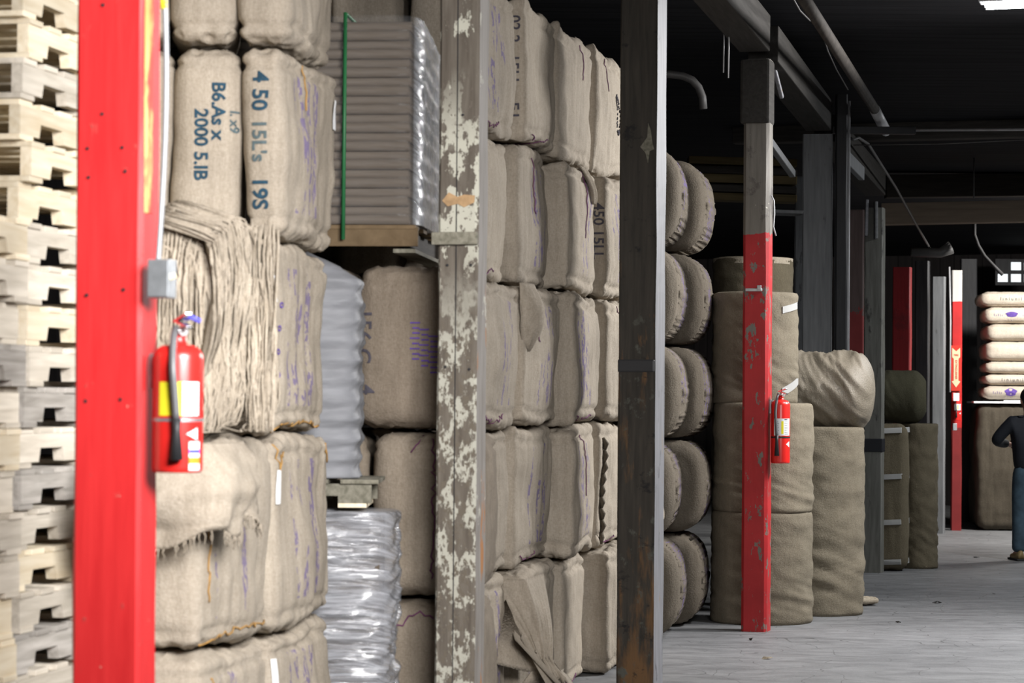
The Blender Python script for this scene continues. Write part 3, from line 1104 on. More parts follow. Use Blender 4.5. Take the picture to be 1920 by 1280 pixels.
# ---- bales just left of the peeling post, below the cardboard tubes
G2 = 'burlap bales under the pallet of cardboard tubes'
st2 = {}
for t in range(3):
    for ci, (x, y) in enumerate(((-0.35, 11.13), (-0.88, 11.16))):
        lab = [['burlap bale on the floor against the left of the peeling post',
                'upright burlap bale with purple twine, second up left of the peeling post',
                'dark marked burlap bale directly under the pallet of cardboard tubes'],
               ['bottom burlap bale hidden behind the shiny silver wrapped load',
                'burlap bale just showing behind the pallet between the silver loads',
                'burlap bale behind the cloudy wrapped load, under the cardboard tubes']][ci][t]
        dxx = -0.07 if (t == 2 and ci == 0) else 0.0
        if ci == 1 and t == 2:
            dxx = -0.07
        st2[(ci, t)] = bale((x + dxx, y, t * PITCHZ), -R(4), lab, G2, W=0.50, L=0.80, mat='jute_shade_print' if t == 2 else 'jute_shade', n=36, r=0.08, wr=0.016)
o = st2[(0, 2)]
tr = bvh_of(o)
stencil(o, None, tr, '156 C', 'y-', (-0.22, 0.42), 0.10, M['ink_dark'])
stencil(o, None, tr, '4', 'y-', (-0.20, 0.18), 0.09, M['ink_dark'])
for k, x in enumerate((0.02, 0.06, 0.10, 0.155)):
    stencil(o, None, tr, ('SHIPPED GOODS', 'JUTE', 'PACKED', 'No 72')[k] if False else '| i l | i | l i', 'y-', (x, 0.40 - 0.03 * k), 0.045, M['ink_purple'], name='purple_print')
o = st2[(0, 1)]
tr = bvh_of(o)
thread(o, tr, 'y-', [(-0.06, 0.66), (0.0, 0.74)], M['thread_purple'], 31)
thread(o, tr, 'y-', [(0.03, 0.72), (0.04, 0.30), (0.03, 0.06)], M['thread_purple'], 32)
o = st2[(0, 0)]
tr = bvh_of(o)
thread(o, tr, 'y-', [(-0.16, 0.60), (-0.02, 0.70), (0.06, 0.64)], M['thread_purple'], 33)
# ---- rounded bales beyond the black post
G4 = 'rounded bales beyond the black post'
for t in range(5):
    for ci, dc in enumerate((16.92, 17.75)):
        yaw = R(10 + rnd.uniform(-2, 2))
        W = 0.62
        x = -3.725 + 0.288 * dc - W / 2 * math.cos(yaw) + rnd.uniform(-0.025, 0.025) + (0.05, 0.045)[ci]
        lab = 'rounded burlap bale, %s tier of the %s beyond the black post' % (TIER[t] if t < 4 else 'top', ('front column', 'rear column by the rolls')[ci])
        if ci == 1 and t == 3:
            lab = 'rounded dark burlap bale with a white paper tag beyond the black post'
        o = bale((x, dc + W / 2 * math.sin(yaw), t * 0.68), -yaw, lab, G4, L=0.78, W=W, H=0.675, mat='jute_disc', rxz=3.2, r=0.09, wr=0.006, gather=0.003, bulge=0.02, n=34)
        if ci == 1 and t == 3:
            paper_tag(o, bvh_of(o), 'y-', (0.03, 0.50), (0.055, 0.11))


# ------------------------------------------------------------------ pallets
def pallet_meshes(mat):
    Lp, Wp = 1.2, 1.0
    me = {}
    bm = B()
    # notched stringer along y, height .095 above the bottom boards
    z0, z1, nh = 0.02, 0.118, 0.048
    pts = [(-0.6, z0), (-0.43, z0), (-0.415, z0 + nh), (-0.215, z0 + nh), (-0.20, z0), (0.20, z0), (0.215, z0 + nh), (0.415, z0 + nh), (0.43, z0), (0.6, z0), (0.6, z1), (-0.6, z1)]
    a = [bm.verts.new((-0.02, p[0], p[1])) for p in pts]
    b = [bm.verts.new((0.02, p[0], p[1])) for p in pts]
    bm.faces.new(a)
    bm.faces.new(b[::-1])
    for k in range(len(pts)):
        bm.faces.new((a[k], b[k], b[(k + 1) % len(pts)], a[(k + 1) % len(pts)]))
    bmesh.ops.recalc_face_normals(bm, faces=bm.faces[:])
    m1 = bpy.data.meshes.new('stringer')
    bm.to_mesh(m1)
    bm.free()
    m1.materials.append(mat)
    out = [m1]
    for nm, wd in (('deck_board', 0.115), ('bottom_board', 0.115)):
        bm = B()
        box(bm, (0, 0, 0), (Wp, wd, 0.02), bev=0.003)
        mm = bpy.data.meshes.new(nm)
        bm.to_mesh(mm)
        bm.free()
        mm.materials.append(mat)
        out.append(mm)
    return out


PM = {k: pallet_meshes(M[k]) for k in ('wood_pale', 'wood_mid', 'wood_grey')}


def pallet(loc, rz, kind, label, group, seed=0):
    rp = random.Random(seed)
    root = empty('wooden_pallet', loc, rz)
    tag(root, label, 'pallet', group)
    st, db, bb = PM[kind]
    for x in (-0.478, 0, 0.478):
        o = bpy.data.objects.new('stringer', st)
        COL.objects.link(o)
        o.parent = root
        o.location = (x, 0, 0)
    for k in range(7):
        o = bpy.data.objects.new('deck_board', db)
        COL.objects.link(o)
        o.parent = root
        o.location = (rp.uniform(-.008, .008), -0.5425 + k * 1.085 / 6, 0.128)
    for k, y in enumerate((-0.5425, 0, 0.5425)):
        o = bpy.data.objects.new('bottom_board', bb)
        COL.objects.link(o)
        o.parent = root
        o.location = (rp.uniform(-.008, .008), y, 0.010)
    return root


ORD = ['first', 'second', 'third', 'fourth', 'fifth', 'sixth', 'seventh', 'eighth', 'ninth', 'tenth', 'eleventh', 'twelfth', 'thirteenth', 'fourteenth', 'fifteenth',
       'sixteenth', 'seventeenth', 'eighteenth', 'nineteenth', 'twentieth', 'twenty-first', 'twenty-second', 'twenty-third', 'twenty-fourth']
KW = {'wood_pale': 'pale pine', 'wood_mid': 'weathered', 'wood_grey': 'dark grey'}
rp = random.Random(8)
yawp = R(11)


def pallet_stack(corner, n, kinds, where, jit=0.012):
    """corner = (x, y) of the near aisle-side corner"""
    out = []
    for i in range(n):
        k = kinds[i % len(kinds)]
        c, s = math.cos(yawp), math.sin(yawp)
        lx, ly = -0.5, 0.6
        x = corner[0] + lx * c + ly * s + rp.uniform(-jit, jit)
        y = corner[1] - lx * s + ly * c + rp.uniform(-jit, jit)
        lab = '%s wooden pallet, %s up in the %s' % (KW[k], ORD[i], where)
        out.append(pallet((x, y, i * 0.1395), -yawp - rp.uniform(-0.012, 0.012), k, lab, 'wooden pallets in the ' + where, seed=i))
    return out


pallet_stack((-1.655, 8.12), 24, ['wood_mid', 'wood_grey', 'wood_pale', 'wood_grey', 'wood_mid', 'wood_grey', 'wood_mid', 'wood_pale', 'wood_mid', 'wood_grey', 'wood_mid', 'wood_grey',
                                  'wood_mid', 'wood_pale', 'wood_mid', 'wood_mid', 'wood_pale', 'wood_pale', 'wood_pale', 'wood_mid', 'wood_pale', 'wood_pale', 'wood_mid', 'wood_pale'],
             'tall stack behind the bright red post', 0.022)
pallet_stack((-1.865, 6.84), 16, ['wood_mid', 'wood_pale', 'wood_mid', 'wood_grey', 'wood_mid', 'wood_pale', 'wood_pale', 'wood_mid', 'wood_mid', 'wood_mid', 'wood_pale', 'wood_mid', 'wood_grey', 'wood_mid', 'wood_mid', 'wood_pale'],
             'low stack at the left edge', 0.02)


# ------------------------------------------------------------------ posts
def post(name, d, px=None, x=None, wx=0.24, wy=0.24, top=4.3, mat='post_grey', label='', cham=0.012, rz=None, rough=0.004, mats=None, parent_empty=False, sid=1.0):
    """square timber; side facing the aisle may carry its own paint or a painted-in lit tone (second material)"""
    X = x if x is not None else at(px, 745, d).x
    bm = B()
    nz_ = 40
    secs = []
    for i in range(nz_ + 1):
        z = top * i / nz_
        s = []
        pts = [(-wx / 2 + cham, -wy / 2), (wx / 2 - cham * sid, -wy / 2), (wx / 2, -wy / 2 + cham * sid), (wx / 2, wy / 2 - cham), (wx / 2 - cham, wy / 2), (-wx / 2 + cham, wy / 2), (-wx / 2, wy / 2 - cham), (-wx / 2, -wy / 2 + cham)]
        for q, (a, b) in enumerate(pts):
            s.append(Vector((a + rough * noise.noise(Vector((q * 3.1 + d, z * 2.2, 0))), b + rough * noise.noise(Vector((q * 3.1 + d, z * 2.2, 7))), z)))
        secs.append(s)
    loft(bm, secs)
    bm.faces.ensure_lookup_table()
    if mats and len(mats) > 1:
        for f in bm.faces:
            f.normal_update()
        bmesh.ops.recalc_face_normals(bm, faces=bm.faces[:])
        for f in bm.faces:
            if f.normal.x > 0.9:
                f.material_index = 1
    o = obj(name, bm, [M[m] for m in (mats or [mat])], smooth=False, loc=(X, d, 0), rz=-TH if rz is None else rz)
    tag(o, label, 'post')
    return o


p1 = post('timber_post', 7.06, x=-1.157, top=4.70, wx=0.215, wy=0.125, mat='post_near', label='bright red timber post in the left foreground, beside the pallets', cham=0.012)
for (x, z) in ((-0.02, 2.79), (-0.02, 2.47), (0.045, 2.37), (-0.066, 2.37), (0.055, 2.30), (-0.062, 2.285), (-0.065, 1.94), (0.052, 1.955), (-0.066, 1.63), (0.045, 1.635)):
    bm = B()
    bmesh.ops.create_cone(bm, cap_ends=True, segments=12, radius1=0.0055, radius2=0.0055, depth=0.006, matrix=Matrix.Translation((x, -0.063, z)) @ Matrix.Rotation(R(90), 4, 'X'))
    obj('bolt_hole', bm, M['black'], p1, smooth=False)
bm = B()
box(bm, (0.1085, -0.022, 3.3), (0.006, 0.05, 2.24), bev=0.001)
obj('worn_yellow_strip', bm, M['yellow_wood'], p1, smooth=False)

p2 = post('timber_post', 10.44, x=-0.217, top=4.50, wx=0.18, wy=0.16, mats=['post_peel', 'post_peel_side'], label='brown timber post with peeling cream paint and a nailed cleat', cham=0.012, rz=-TH)
bm = B()
box(bm, (-0.005, -0.0805, 2.25), (0.0035, 0.006, 4.4))
obj('drying_crack', bm, M['black'], p2, smooth=False)
bm = B()
box(bm, (-0.008, -0.093, 2.335), (0.205, 0.025, 0.055), bev=0.004)
o = obj('nailed_cleat', bm, M['wood_grey2'], p2, smooth=False)
bm = B()
for x, s in ((-0.045, 0.035), (0.045, 0.04)):
    lathe(bm, [(0.0, 0.006), (s * 0.6, 0.006), (s, 0)], seg=14)
    for v in bm.verts[-42:]:
        pass
bm.free()
bm = B()
prism(bm, [(-0.07, 2.50), (-0.045, 2.475), (0.0, 2.485), (0.03, 2.47), (0.075, 2.49), (0.078, 2.52), (0.03, 2.525), (0.0, 2.515), (-0.04, 2.535)], -0.084, -0.077)
obj('bare_knot', bm, mat_plain('bare_knot_wood', (0.42, 0.27, 0.14), 0.8, var=0.3, scale=20), p2, smooth=False)
for (x, z) in ((-0.045, 2.22), (0.062, 2.22), (-0.05, 1.78), (0.058, 1.77), (0.02, 2.87)):
    bm = B()
    bmesh.ops.create_cone(bm, cap_ends=True, segments=10, radius1=0.006, radius2=0.006, depth=0.006, matrix=Matrix.Translation((x, -0.081, z)) @ Matrix.Rotation(R(90), 4, 'X'))
    obj('bolt_hole', bm, M['black'], p2, smooth=False)

p3 = post('timber_post', 13.71, x=0.742, top=4.30, wx=0.215, wy=0.26, mats=['post_dark', 'post_edge'], label='black brown timber post with its lit right edge painted pale', cham=0.010, sid=1.0)
bm = B()
box(bm, (-0.003, -0.002, 1.835), (0.214, 0.265, 0.075), bev=0.010)
obj('black_paint_band', bm, M['black'], p3, smooth=False)
bm = B()
prism(bm, [(0.015, 3.075), (0.045, 3.04), (0.06, 2.98), (0.07, 3.05), (0.095, 3.06), (0.085, 3.10), (0.075, 3.17), (0.06, 3.21), (0.055, 3.13)], -0.138, -0.120)
obj('broken_splinter', bm, M['wood_grey2'], p3, smooth=False)

p4 = post('timber_post', 17.18, x=1.757, top=4.08, wx=0.185, wy=0.185, mat='post_red_grey', label='timber post painted red below and grey above, small extinguisher on it', cham=0.02)
bm = B()
box(bm, (-0.01, 0, 3.85), (0.215, 0.215, 0.46), bev=0.02)
obj('post_head', bm, M['post_grey'], p4, smooth=False)
p4.children[-1].active_material = M['beam']
bm = B()
box(bm, (-0.01, -0.098, 2.43), (0.12, 0.02, 0.022), bev=0.004)
box(bm, (0.03, -0.105, 2.445), (0.03, 0.02, 0.035), bev=0.004)
obj('metal_latch', bm, M['steel'], p4, smooth=False)
p5 = post('timber_post', 20.55, px=1531, wx=0.255, wy=0.20, top=3.92, mat='post_grey', label='wide blue grey timber post behind the wrapped horizontal roll', rz=R(-8))
post('timber_post', 22.6, px=1497, wx=0.085, wy=0.14, top=3.75, mat='post_grey', label='thin grey upright close left of the wide blue grey post', rz=R(-8))
post('timber_post', 20.42, x=2.795, wx=0.10, wy=0.12, top=4.25, mat='post_black', label='black post right of the wide blue grey post', rz=R(-4))
p6 = post('timber_post', 23.1, px=1639, wx=0.18, wy=0.18, top=3.5, mat='post_green_grey', label='mottled grey green post left of the taped brown roll', rz=-TH)
bm = B()
box(bm, (0, -0.002, 1.22), (0.19, 0.19, 0.13), bev=0.01)
obj('dark_paint_band', bm, M['strap_black'], p6, smooth=False)
post('timber_post', 24.6, px=1605, wx=0.165, wy=0.16, top=3.6, mat='post_brownred', label='brown post fading to dull red, behind the horizontal roll', rz=-TH)
p7 = post('timber_post', 27.4, px=1691, wx=0.20, wy=0.18, top=3.17, mat='post_red_far', label='dull red post rising above the green roll', rz=-TH)
post('timber_post', 28.4, px=1729, wx=0.16, wy=0.16, top=3.3, mat='post_black', label='dark post between the dull red post and the grey post', rz=-TH)
p9 = post('timber_post', 30.0, px=1760, wx=0.155, wy=0.15, top=3.2, mat='post_grey', label='narrow grey post next to the white headed red post', rz=-TH)
p8 = post('timber_post', 30.7, px=1793, wx=0.13, wy=0.13, top=3.32, mat='post_white_red', label='far red post with a white head and arrow sign', rz=R(-6))
post('timber_post', 33.0, px=1815, wx=0.22, wy=0.2, top=3.6, mat='post_black', label='near black post left of the pale sacks', rz=R(-6))

# beams on the posts: one timber per bay
bm = B()


def timber(name, a, b, wd, ht, mat, label, cat='beam'):
    a, b = Vector(a), Vector(b)
    dv = b - a
    L = dv.length
    bm = B()
    box(bm, (0, 0, 0), (wd, L, ht), bev=0.008)
    o = obj(name, bm, M[mat], smooth=False, loc=(a + b) / 2)
    o.rotation_euler = dv.to_track_quat('Y', 'Z').to_euler()
    tag(o, label, cat)
    return o


timber('roof_beam', (-1.35, 6.2, 4.93), (1.72, 17.1, 4.26), 0.22, 0.26, 'beam', 'long grey ceiling beam running to the head of the red and grey post')
timber('roof_beam', (1.80, 17.3, 4.22), (2.60, 20.4, 4.07), 0.22, 0.26, 'beam', 'grey ceiling beam from the red and grey post to the blue grey post')
timber('roof_beam', (2.72, 20.9, 4.02), (3.6, 23.8, 3.80), 0.2, 0.24, 'beam', 'short dark ceiling beam beyond the blue grey post')
timber('cross_beam', (2.2, 23.9, 4.28), (11.0, 21.4, 4.28), 0.2, 0.17, 'wood_dark', 'dark cross beam tight under the ceiling planks on the right')
a1 = at(1655, 402, 26.6)
a2 = at(2150, 386, 26.6)
timber('cross_beam', a1, (a2.x, a2.y - 0.9, a1.z + 0.02), 0.22, 0.235, 'beam_tan', 'tan cross beam above the far posts on the right')
timber('cross_beam', at(1660, 350, 27.3), at(2100, 345, 27.3), 0.2, 0.26, 'wood_dark', 'black cross beam just above the tan one')
timber('knee_brace', at(1440, 262, 18.4), at(1486, 326, 19.6), 0.05, 0.06, 'post_grey', 'pale diagonal brace right of the red and grey post', 'brace')
timber('knee_brace', at(1451, 125, 17.6), at(1466, 183, 17.8), 0.03, 0.03, 'post_edge', 'short pale batten beside the head of the red and grey post', 'brace')
timber('knee_brace', at(1532, 195, 20.2), at(1552, 232, 20.3), 0.03, 0.05, 'post_edge', 'bright splintered batten at the top of the blue grey post', 'brace')
timber('knee_brace', at(1583, 292, 20.47), at(1616, 326, 21.2), 0.05, 0.12, 'post_grey', 'grey diagonal plank high between black post and mottled post', 'brace')
timber('hanging_board', at(1642, 378, 22.985), at(1642, 448, 22.985), 0.10, 0.03, 'post_grey', 'grey board hanging at the top of the mottled post', 'board')
timber('batten', at(1626, 374, 22.985), at(1624, 442, 22.985), 0.03, 0.03, 'post_edge', 'pale upright batten beside the hanging grey board', 'board')
# lumber lying in the rafters
for k, (y, th, mt) in enumerate(((301, 0.07, 'plank_old'), (319, 0.06, 'wood_dark'), (334, 0.08, 'plank_old'), (353, 0.06, 'wood_dark'), (368, 0.07, 'plank_old'))):
    timber('stored_plank', at(1290, y, 22.2), at(1492, y + 6, 22.2), 0.22, th, mt, 'old plank stored across the rafters, %s from the top of the pile' % ORD[k], 'plank')
    COL.objects[-1]['group'] = 'planks stored in the rafters'
timber('shelf_board', at(1445, 398, 20.6), at(1503, 400, 20.6), 0.3, 0.03, 'post_grey', 'grey shelf board beneath the stored planks', 'board')


# pipes, cords
def pipe(name, pts, r, mat, label, cat='pipe', seg=10):
    bm = B()
    tube(bm, pts, r, seg)
    o = obj(name, bm, M[mat])
    return tag(o, label, cat)


bm = B()
o = empty('ceiling_pipe', at(1490, -30, 14.8))
tag(o, 'dark ceiling pipe with a pale end slanting down toward the black post', 'pipe')
b0 = o.location
bm = B()
tube(bm, [Vector((0, 0, 0)), at(1640, 205, 20.4) - b0], 0.042, 12)
obj('pipe_run', bm, M['wood_dark'], o)
bm = B()
tube(bm, [at(1640, 205, 20.4) - b0, at(1661, 246, 21.0) - b0], 0.046, 12)
obj('pale_pipe_end', bm, M['pipe_light'], o)
o = empty('conduit_run', at(1600, 245, 20.6))
tag(o, 'thin pale conduit running level to the right edge from a black box', 'conduit')
b0 = o.location
bm = B()
tube(bm, [at(1716, 244, 20.6) - b0, at(2050, 242, 20.2) - b0], 0.012, 8)
obj('conduit', bm, M['pipe_light'], o)
bm = B()
a_, b_ = at(1560, 245, 20.6) - b0, at(1716, 244, 20.6) - b0
box(bm, (a_ + b_) / 2, ((b_ - a_).length, 0.07, 0.062), bev=0.005)
obj('black_box', bm, M['black'], o, smooth=False)
pipe('thin_wire', [at(1600, 272, 20.2), at(1760, 270, 20.0), at(2000, 258, 19.7)], 0.005, 'pipe', 'thin wire sagging under the pale conduit', 'wire', 6)
pipe('loose_cable', [at(x, y, d) for x, y, d in ((1484, -8, 16), (1500, 20, 16.4), (1518, 38, 16.9), (1535, 44, 17.3), (1542, 62, 17.6), (1552, 95, 18.2), (1568, 130, 19), (1590, 168, 20))], 0.006, 'pipe', 'loose cable looping below the ceiling pipe', 'cable', 6)
pipe('slanting_conduit', [at(x, y, d) for x, y, d in ((1592, 258, 21.3), (1600, 262, 21.3), (1610, 258, 21.4), (1628, 270, 21.6), (1680, 352, 23.6), (1722, 428, 25.6), (1745, 468, 27.2))], 0.013, 'pipe', 'slender conduit slanting down across the tan cross beam', 'conduit', 8)
pipe('bent_pipe', [at(x, y, 17.9) for x, y in ((1225, 140), (1255, 139), (1280, 142), (1298, 150), (1310, 164), (1317, 182), (1319, 204))], 0.03, 'pipe', 'grey pipe bent downward above the rounded bales', 'pipe', 10)
for k, (x, y0, y1) in enumerate(((1357, 20, 136), (1366, 30, 146))):
    pipe('hanging_wire', [at(x, y0, 16.6), at(x + 0.5, (y0 + y1) / 2, 16.6), at(x - 0.5, y1, 16.6)], 0.005, 'pipe_light', 'thin wire hanging left of the red and grey post, %s of two' % ('shorter', 'longer')[k], 'wire', 6)
pipe('upright_conduit', [(2.858, 20.42, 4.2), (2.858, 20.42, 2.5), (2.858, 20.42, 0.0)], 0.014, 'pipe_light', 'slim upright conduit on the right side of the black post', 'conduit', 8)
pipe('hanging_string', [at(x, y, 17.1) for x, y in ((1446, 366), (1451, 376), (1452, 400), (1450, 425), (1455, 442))], 0.006, 'pipe_light', 'loose string hanging from the red and grey post', 'string', 6)
pipe('vent_duct', [at(1708, 472, 27.0), at(1762, 474, 27.0), at(1783, 464, 27.0)], [0.055, 0.055, 0.075], 'pipe', 'grey duct under the tan beam, above the far posts', 'duct', 12)
pipe('hanging_hose', [at(x, y, 28.5) for x, y in ((1827, 415, ), (1827, 440), (1834, 460), (1846, 480), (1862, 497), (1880, 515))], 0.022, 'hose_dark', 'dark hose hanging over the pale sacks', 'hose', 8)
pipe('rod_hanger', [at(1826, 275, 26), at(1826, 372, 26)], 0.008, 'pipe', 'thin rod holding up the tan cross beam', 'rod', 6)

# the fluorescent fitting
o = empty('fluorescent_light', (3.72, 15.8, 4.30), -TH)
tag(o, 'glowing fluorescent ceiling light at the top right corner', 'light')
bm = B()
box(bm, (0, 0, 0.03), (1.28, 0.16, 0.05), bev=0.008)
obj('housing', bm, M['white'], o, smooth=False)
for y in (-0.045, 0.045):
    bm = B()
    tube(bm, [(-0.6, y, -0.015), (0.6, y, -0.015)], 0.016, 12)
    obj('glowing_tube', bm, mat_emit('lit_tube', (0.92, 0.96, 1.0), 16.0), o)

# ------------------------------------------------------------------ junction box, conduit on the near post
jb = empty('junction_box', Vector((-1.157, 7.06, 0)) + Vector((0.142, -0.115, 1.985)), -TH)
tag(jb, 'galvanised junction box on the bright red post, above the extinguisher', 'electrical box')
bm = B()
box(bm, (0, 0, 0), (0.068, 0.055, 0.112), bev=0.004)
obj('case', bm, M['steel'], jb, smooth=False)
bm = B()
box(bm, (0, -0.029, 0), (0.062, 0.004, 0.104), bev=0.001)
obj('cover_plate', bm, M['steel'], jb, smooth=False)
bm = B()
box(bm, (0.038, -0.012, 0.006), (0.022, 0.01, 0.016), rot=Matrix.Rotation(R(-25), 4, 'Y'), bev=0.002)
obj('switch', bm, M['switch'], jb, smooth=False)
cx, cy = jb.location.x, jb.location.y
o = empty('flexible_conduit', (cx - 0.012, cy, 2.04))
tag(o, 'ribbed silver conduit dropping down the bright red post to its box', 'conduit')
bm = B()
pts, rr = [], []
for i in range(260):
    t = i / 259
    z = 0.0 + t * 1.7
    x = 0.0 + 0.022 * math.sin(min(1, t * 1.6) * math.pi) - 0.014 * t
    pts.append(Vector((x, 0, z)))
    rr.append(0.0075 + 0.0014 * (i % 2))
tube(bm, pts, rr, 10)
obj('ribbed_sheath', bm, mat_plain('pale_ribbed_conduit', (0.30, 0.31, 0.33), 0.45, 0.3), o)
bm = B()
tube(bm, [(0.009, 0, 0.73), (0.007, 0, 0.79)], 0.0105, 12)
obj('yellow_tape_band', bm, M['yellow'], o)


# ------------------------------------------------------------------ extinguishers
def ext_text(root, r, ang, z, s, size, mat):
    me = text_mesh(s, size, 0.0)
    bm = bmesh.new()
    bm.from_mesh(me)
    bpy.data.meshes.remove(me)
    for v in bm.verts:
        a = ang + v.co.x / r
        v.co = Vector((math.cos(a) * r, math.sin(a) * r, z + v.co.y))
    return bm


def patch(bm, r, a0, a1, z0, z1, mi=0, seg=10):
    for k in range(seg):
        p, q = a0 + (a1 - a0) * k / seg, a0 + (a1 - a0) * (k + 1) / seg
        f = bm.faces.new([bm.verts.new((r * math.cos(t), r * math.sin(t), z)) for t, z in ((p, z0), (q, z0), (q, z1), (p, z1))])
        f.material_index = mi


def extinguisher(loc, rz, r, h, hh, label, style, hose_ang=-100):
    """h = height of the shell, hh = height with the valve; -90 degrees faces the camera"""
    root = empty('fire_extinguisher', loc, rz)
    tag(root, label, 'fire extinguisher')
    bm = B()
    lathe(bm, [(0, 0.0), (r * 0.93, 0.0), (r * 0.99, 0.006), (r, 0.015), (r, h - r * 0.62), (r * 0.96, h - r * 0.42), (r * 0.84, h - r * 0.22), (r * 0.62, h - r * 0.08), (r * 0.34, h - 0.004), (r * 0.30, h + 0.012), (r * 0.30, h + 0.03), (0, h + 0.03)], seg=40)
    obj('shell', bm, M['ext_red'], root)
    sc = hh - h
    bm = B()
    lathe(bm, [(0, h + 0.02), (r * 0.26, h + 0.02), (r * 0.26, h + sc * 0.62), (0, h + sc * 0.62)], seg=20)
    v = obj('valve', bm, M['chrome'], root)
    a = R(-60)
    d2 = Vector((math.cos(a), math.sin(a), 0))
    side = Matrix.Rotation(a, 4, 'Z')
    bm = B()
    box(bm, d2 * (r * 0.45) + Vector((0, 0, h + sc * 0.70)), (r * 1.35, r * 0.26, 0.008), rot=side @ Matrix.Rotation(R(14), 4, 'Y'), bev=0.002)
    obj('carry_handle', bm, M['chrome'], v, smooth=False)
    bm = B()
    box(bm, d2 * (r * 0.35) + Vector((0, 0, h + sc * 0.93)), (r * 1.4, r * 0.24, 0.008), rot=side @ Matrix.Rotation(R(-12), 4, 'Y'), bev=0.002)
    obj('squeeze_lever', bm, M['chrome'], v, smooth=False)
    bm = B()
    g = Vector((0.25 * r, -r * 0.36, h + sc * 0.42))
    bmesh.ops.create_cone(bm, cap_ends=True, segments=16, radius1=r * 0.16, radius2=r * 0.16, depth=0.014, matrix=Matrix.Translation(g) @ Matrix.Rotation(R(90), 4, 'X'))
    obj('pressure_gauge', bm, M['white'], v, smooth=False)
    if style == 'large':
        bm = B()
        tube(bm, [Vector((r * 0.25, -r * .2, h + sc * 0.9)), Vector((r * 0.55, -r * .35, h + sc * 0.95)), Vector((r * 0.9, -r * .3, h + sc * 0.8))], 0.008, 6)
        obj('blue_seal_tag', bm, M['blue'], v)
    # hose from the valve down the front into its holder
    ha = R(hose_ang)
    hd = Vector((math.cos(ha), math.sin(ha), 0))
    zn = h * (0.40 if style == 'large' else 0.42)
    pts = []
    for t in range(13):
        u = t / 12
        rad = r * (0.30 + 0.80 * min(1, u * 2.2) ** 0.7)
        z = h + sc * 0.55 - (h + sc * 0.55 - zn) * u
        aa = ha + R(14) * u
        pts.append(Vector((math.cos(aa) * (rad + 0.012), math.sin(aa) * (rad + 0.012), z)))
    bm = B()
    tube(bm, pts, 0.0105 * (r / 0.07), 10)
    hs = obj('hose', bm, M['hose'], root)
    e = pts[-1]
    aa = ha + R(14)
    bm = B()
    dn = Vector((0.10 * r, 0, -1)).normalized()
    tube(bm, [e + Vector((0, 0, 0.008)), e + dn * 0.03, e + dn * h * 0.30], [0.0125 * r / .07, 0.011 * r / .07, 0.0185 * r / .07], 12)
    obj('nozzle', bm, M['black'], hs)
    bm = B()
    lathe(bm, [(r * 0.99, h * 0.395), (r * 1.018, h * 0.395), (r * 1.018, h * 0.42), (r * 0.99, h * 0.42)], seg=40)
    obj('holder_band', bm, M['steel'] if style == 'large' else M['black'], root, smooth=False)
    bm = B()
    if style == 'large':
        mts = [M['yellow'], M['white'], M['text'], M['blue'], M['orange']]
        patch(bm, r * 1.004, R(-128), R(-72), h * 0.44, h * 0.70, 0)
        patch(bm, r * 1.004, R(-72), R(-28), h * 0.44, h * 0.70, 1)
        for k in range(9):
            patch(bm, r * 1.008, R(-66), R(-40 - 6 * (k % 3)), h * (0.465 + k * 0.025), h * (0.472 + k * 0.025), 2, 4)
        patch(bm, r * 1.004, R(-55), R(-22), h * 0.02, h * 0.24, 1)
        patch(bm, r * 1.008, R(-55), R(-22), h * 0.07, h * 0.12, 4)
        patch(bm, r * 1.008, R(-55), R(-22), h * 0.15, h * 0.18, 3)
    else:
        mts = [M['white'], M['yellow'], M['text'], M['blue'], M['orange']]
        patch(bm, r * 1.004, R(-140), R(-28), h * 0.435, h * 0.70, 0, 16)
        patch(bm, r * 1.008, R(-92), R(-78), h * 0.46, h * 0.66, 1)
        for k in range(8):
            patch(bm, r * 1.008, R(-70), R(-42 - 5 * (k % 3)), h * (0.455 + k * 0.027), h * (0.462 + k * 0.027), 2, 4)
            patch(bm, r * 1.008, R(-128), R(-106 - 4 * (k % 2)), h * (0.455 + k * 0.027), h * (0.462 + k * 0.027), 2, 4)
        patch(bm, r * 1.009, R(-72), R(-50), h * 0.675, h * 0.695, 2, 4)
    # the white triangle
    a0, a1 = R(-62), R(-32)
    for k in range(8):
        p, q = a0 + (a1 - a0) * k / 8, a0 + (a1 - a0) * (k + 1) / 8
        hp, hq = 0.048 * k / 8, 0.048 * (k + 1) / 8
        f = bm.faces.new([bm.verts.new((r * 1.01 * math.cos(t), r * 1.01 * math.sin(t), h * (0.30 + z))) for t, z in ((p, -hp - 0.001), (q, -hq), (q, hq), (p, hp + 0.001))])
        f.material_index = 1 if style == 'large' else 0
    obj('printed_label', bm, mts, root, smooth=False)
    return root


def on_post(pc, b, a):
    """a point b metres to the aisle side of a post centre and a metres along the row"""
    return Vector((pc[0] + b * math.cos(TH) + a * math.sin(TH), pc[1] - b * math.sin(TH) + a * math.cos(TH), 0))


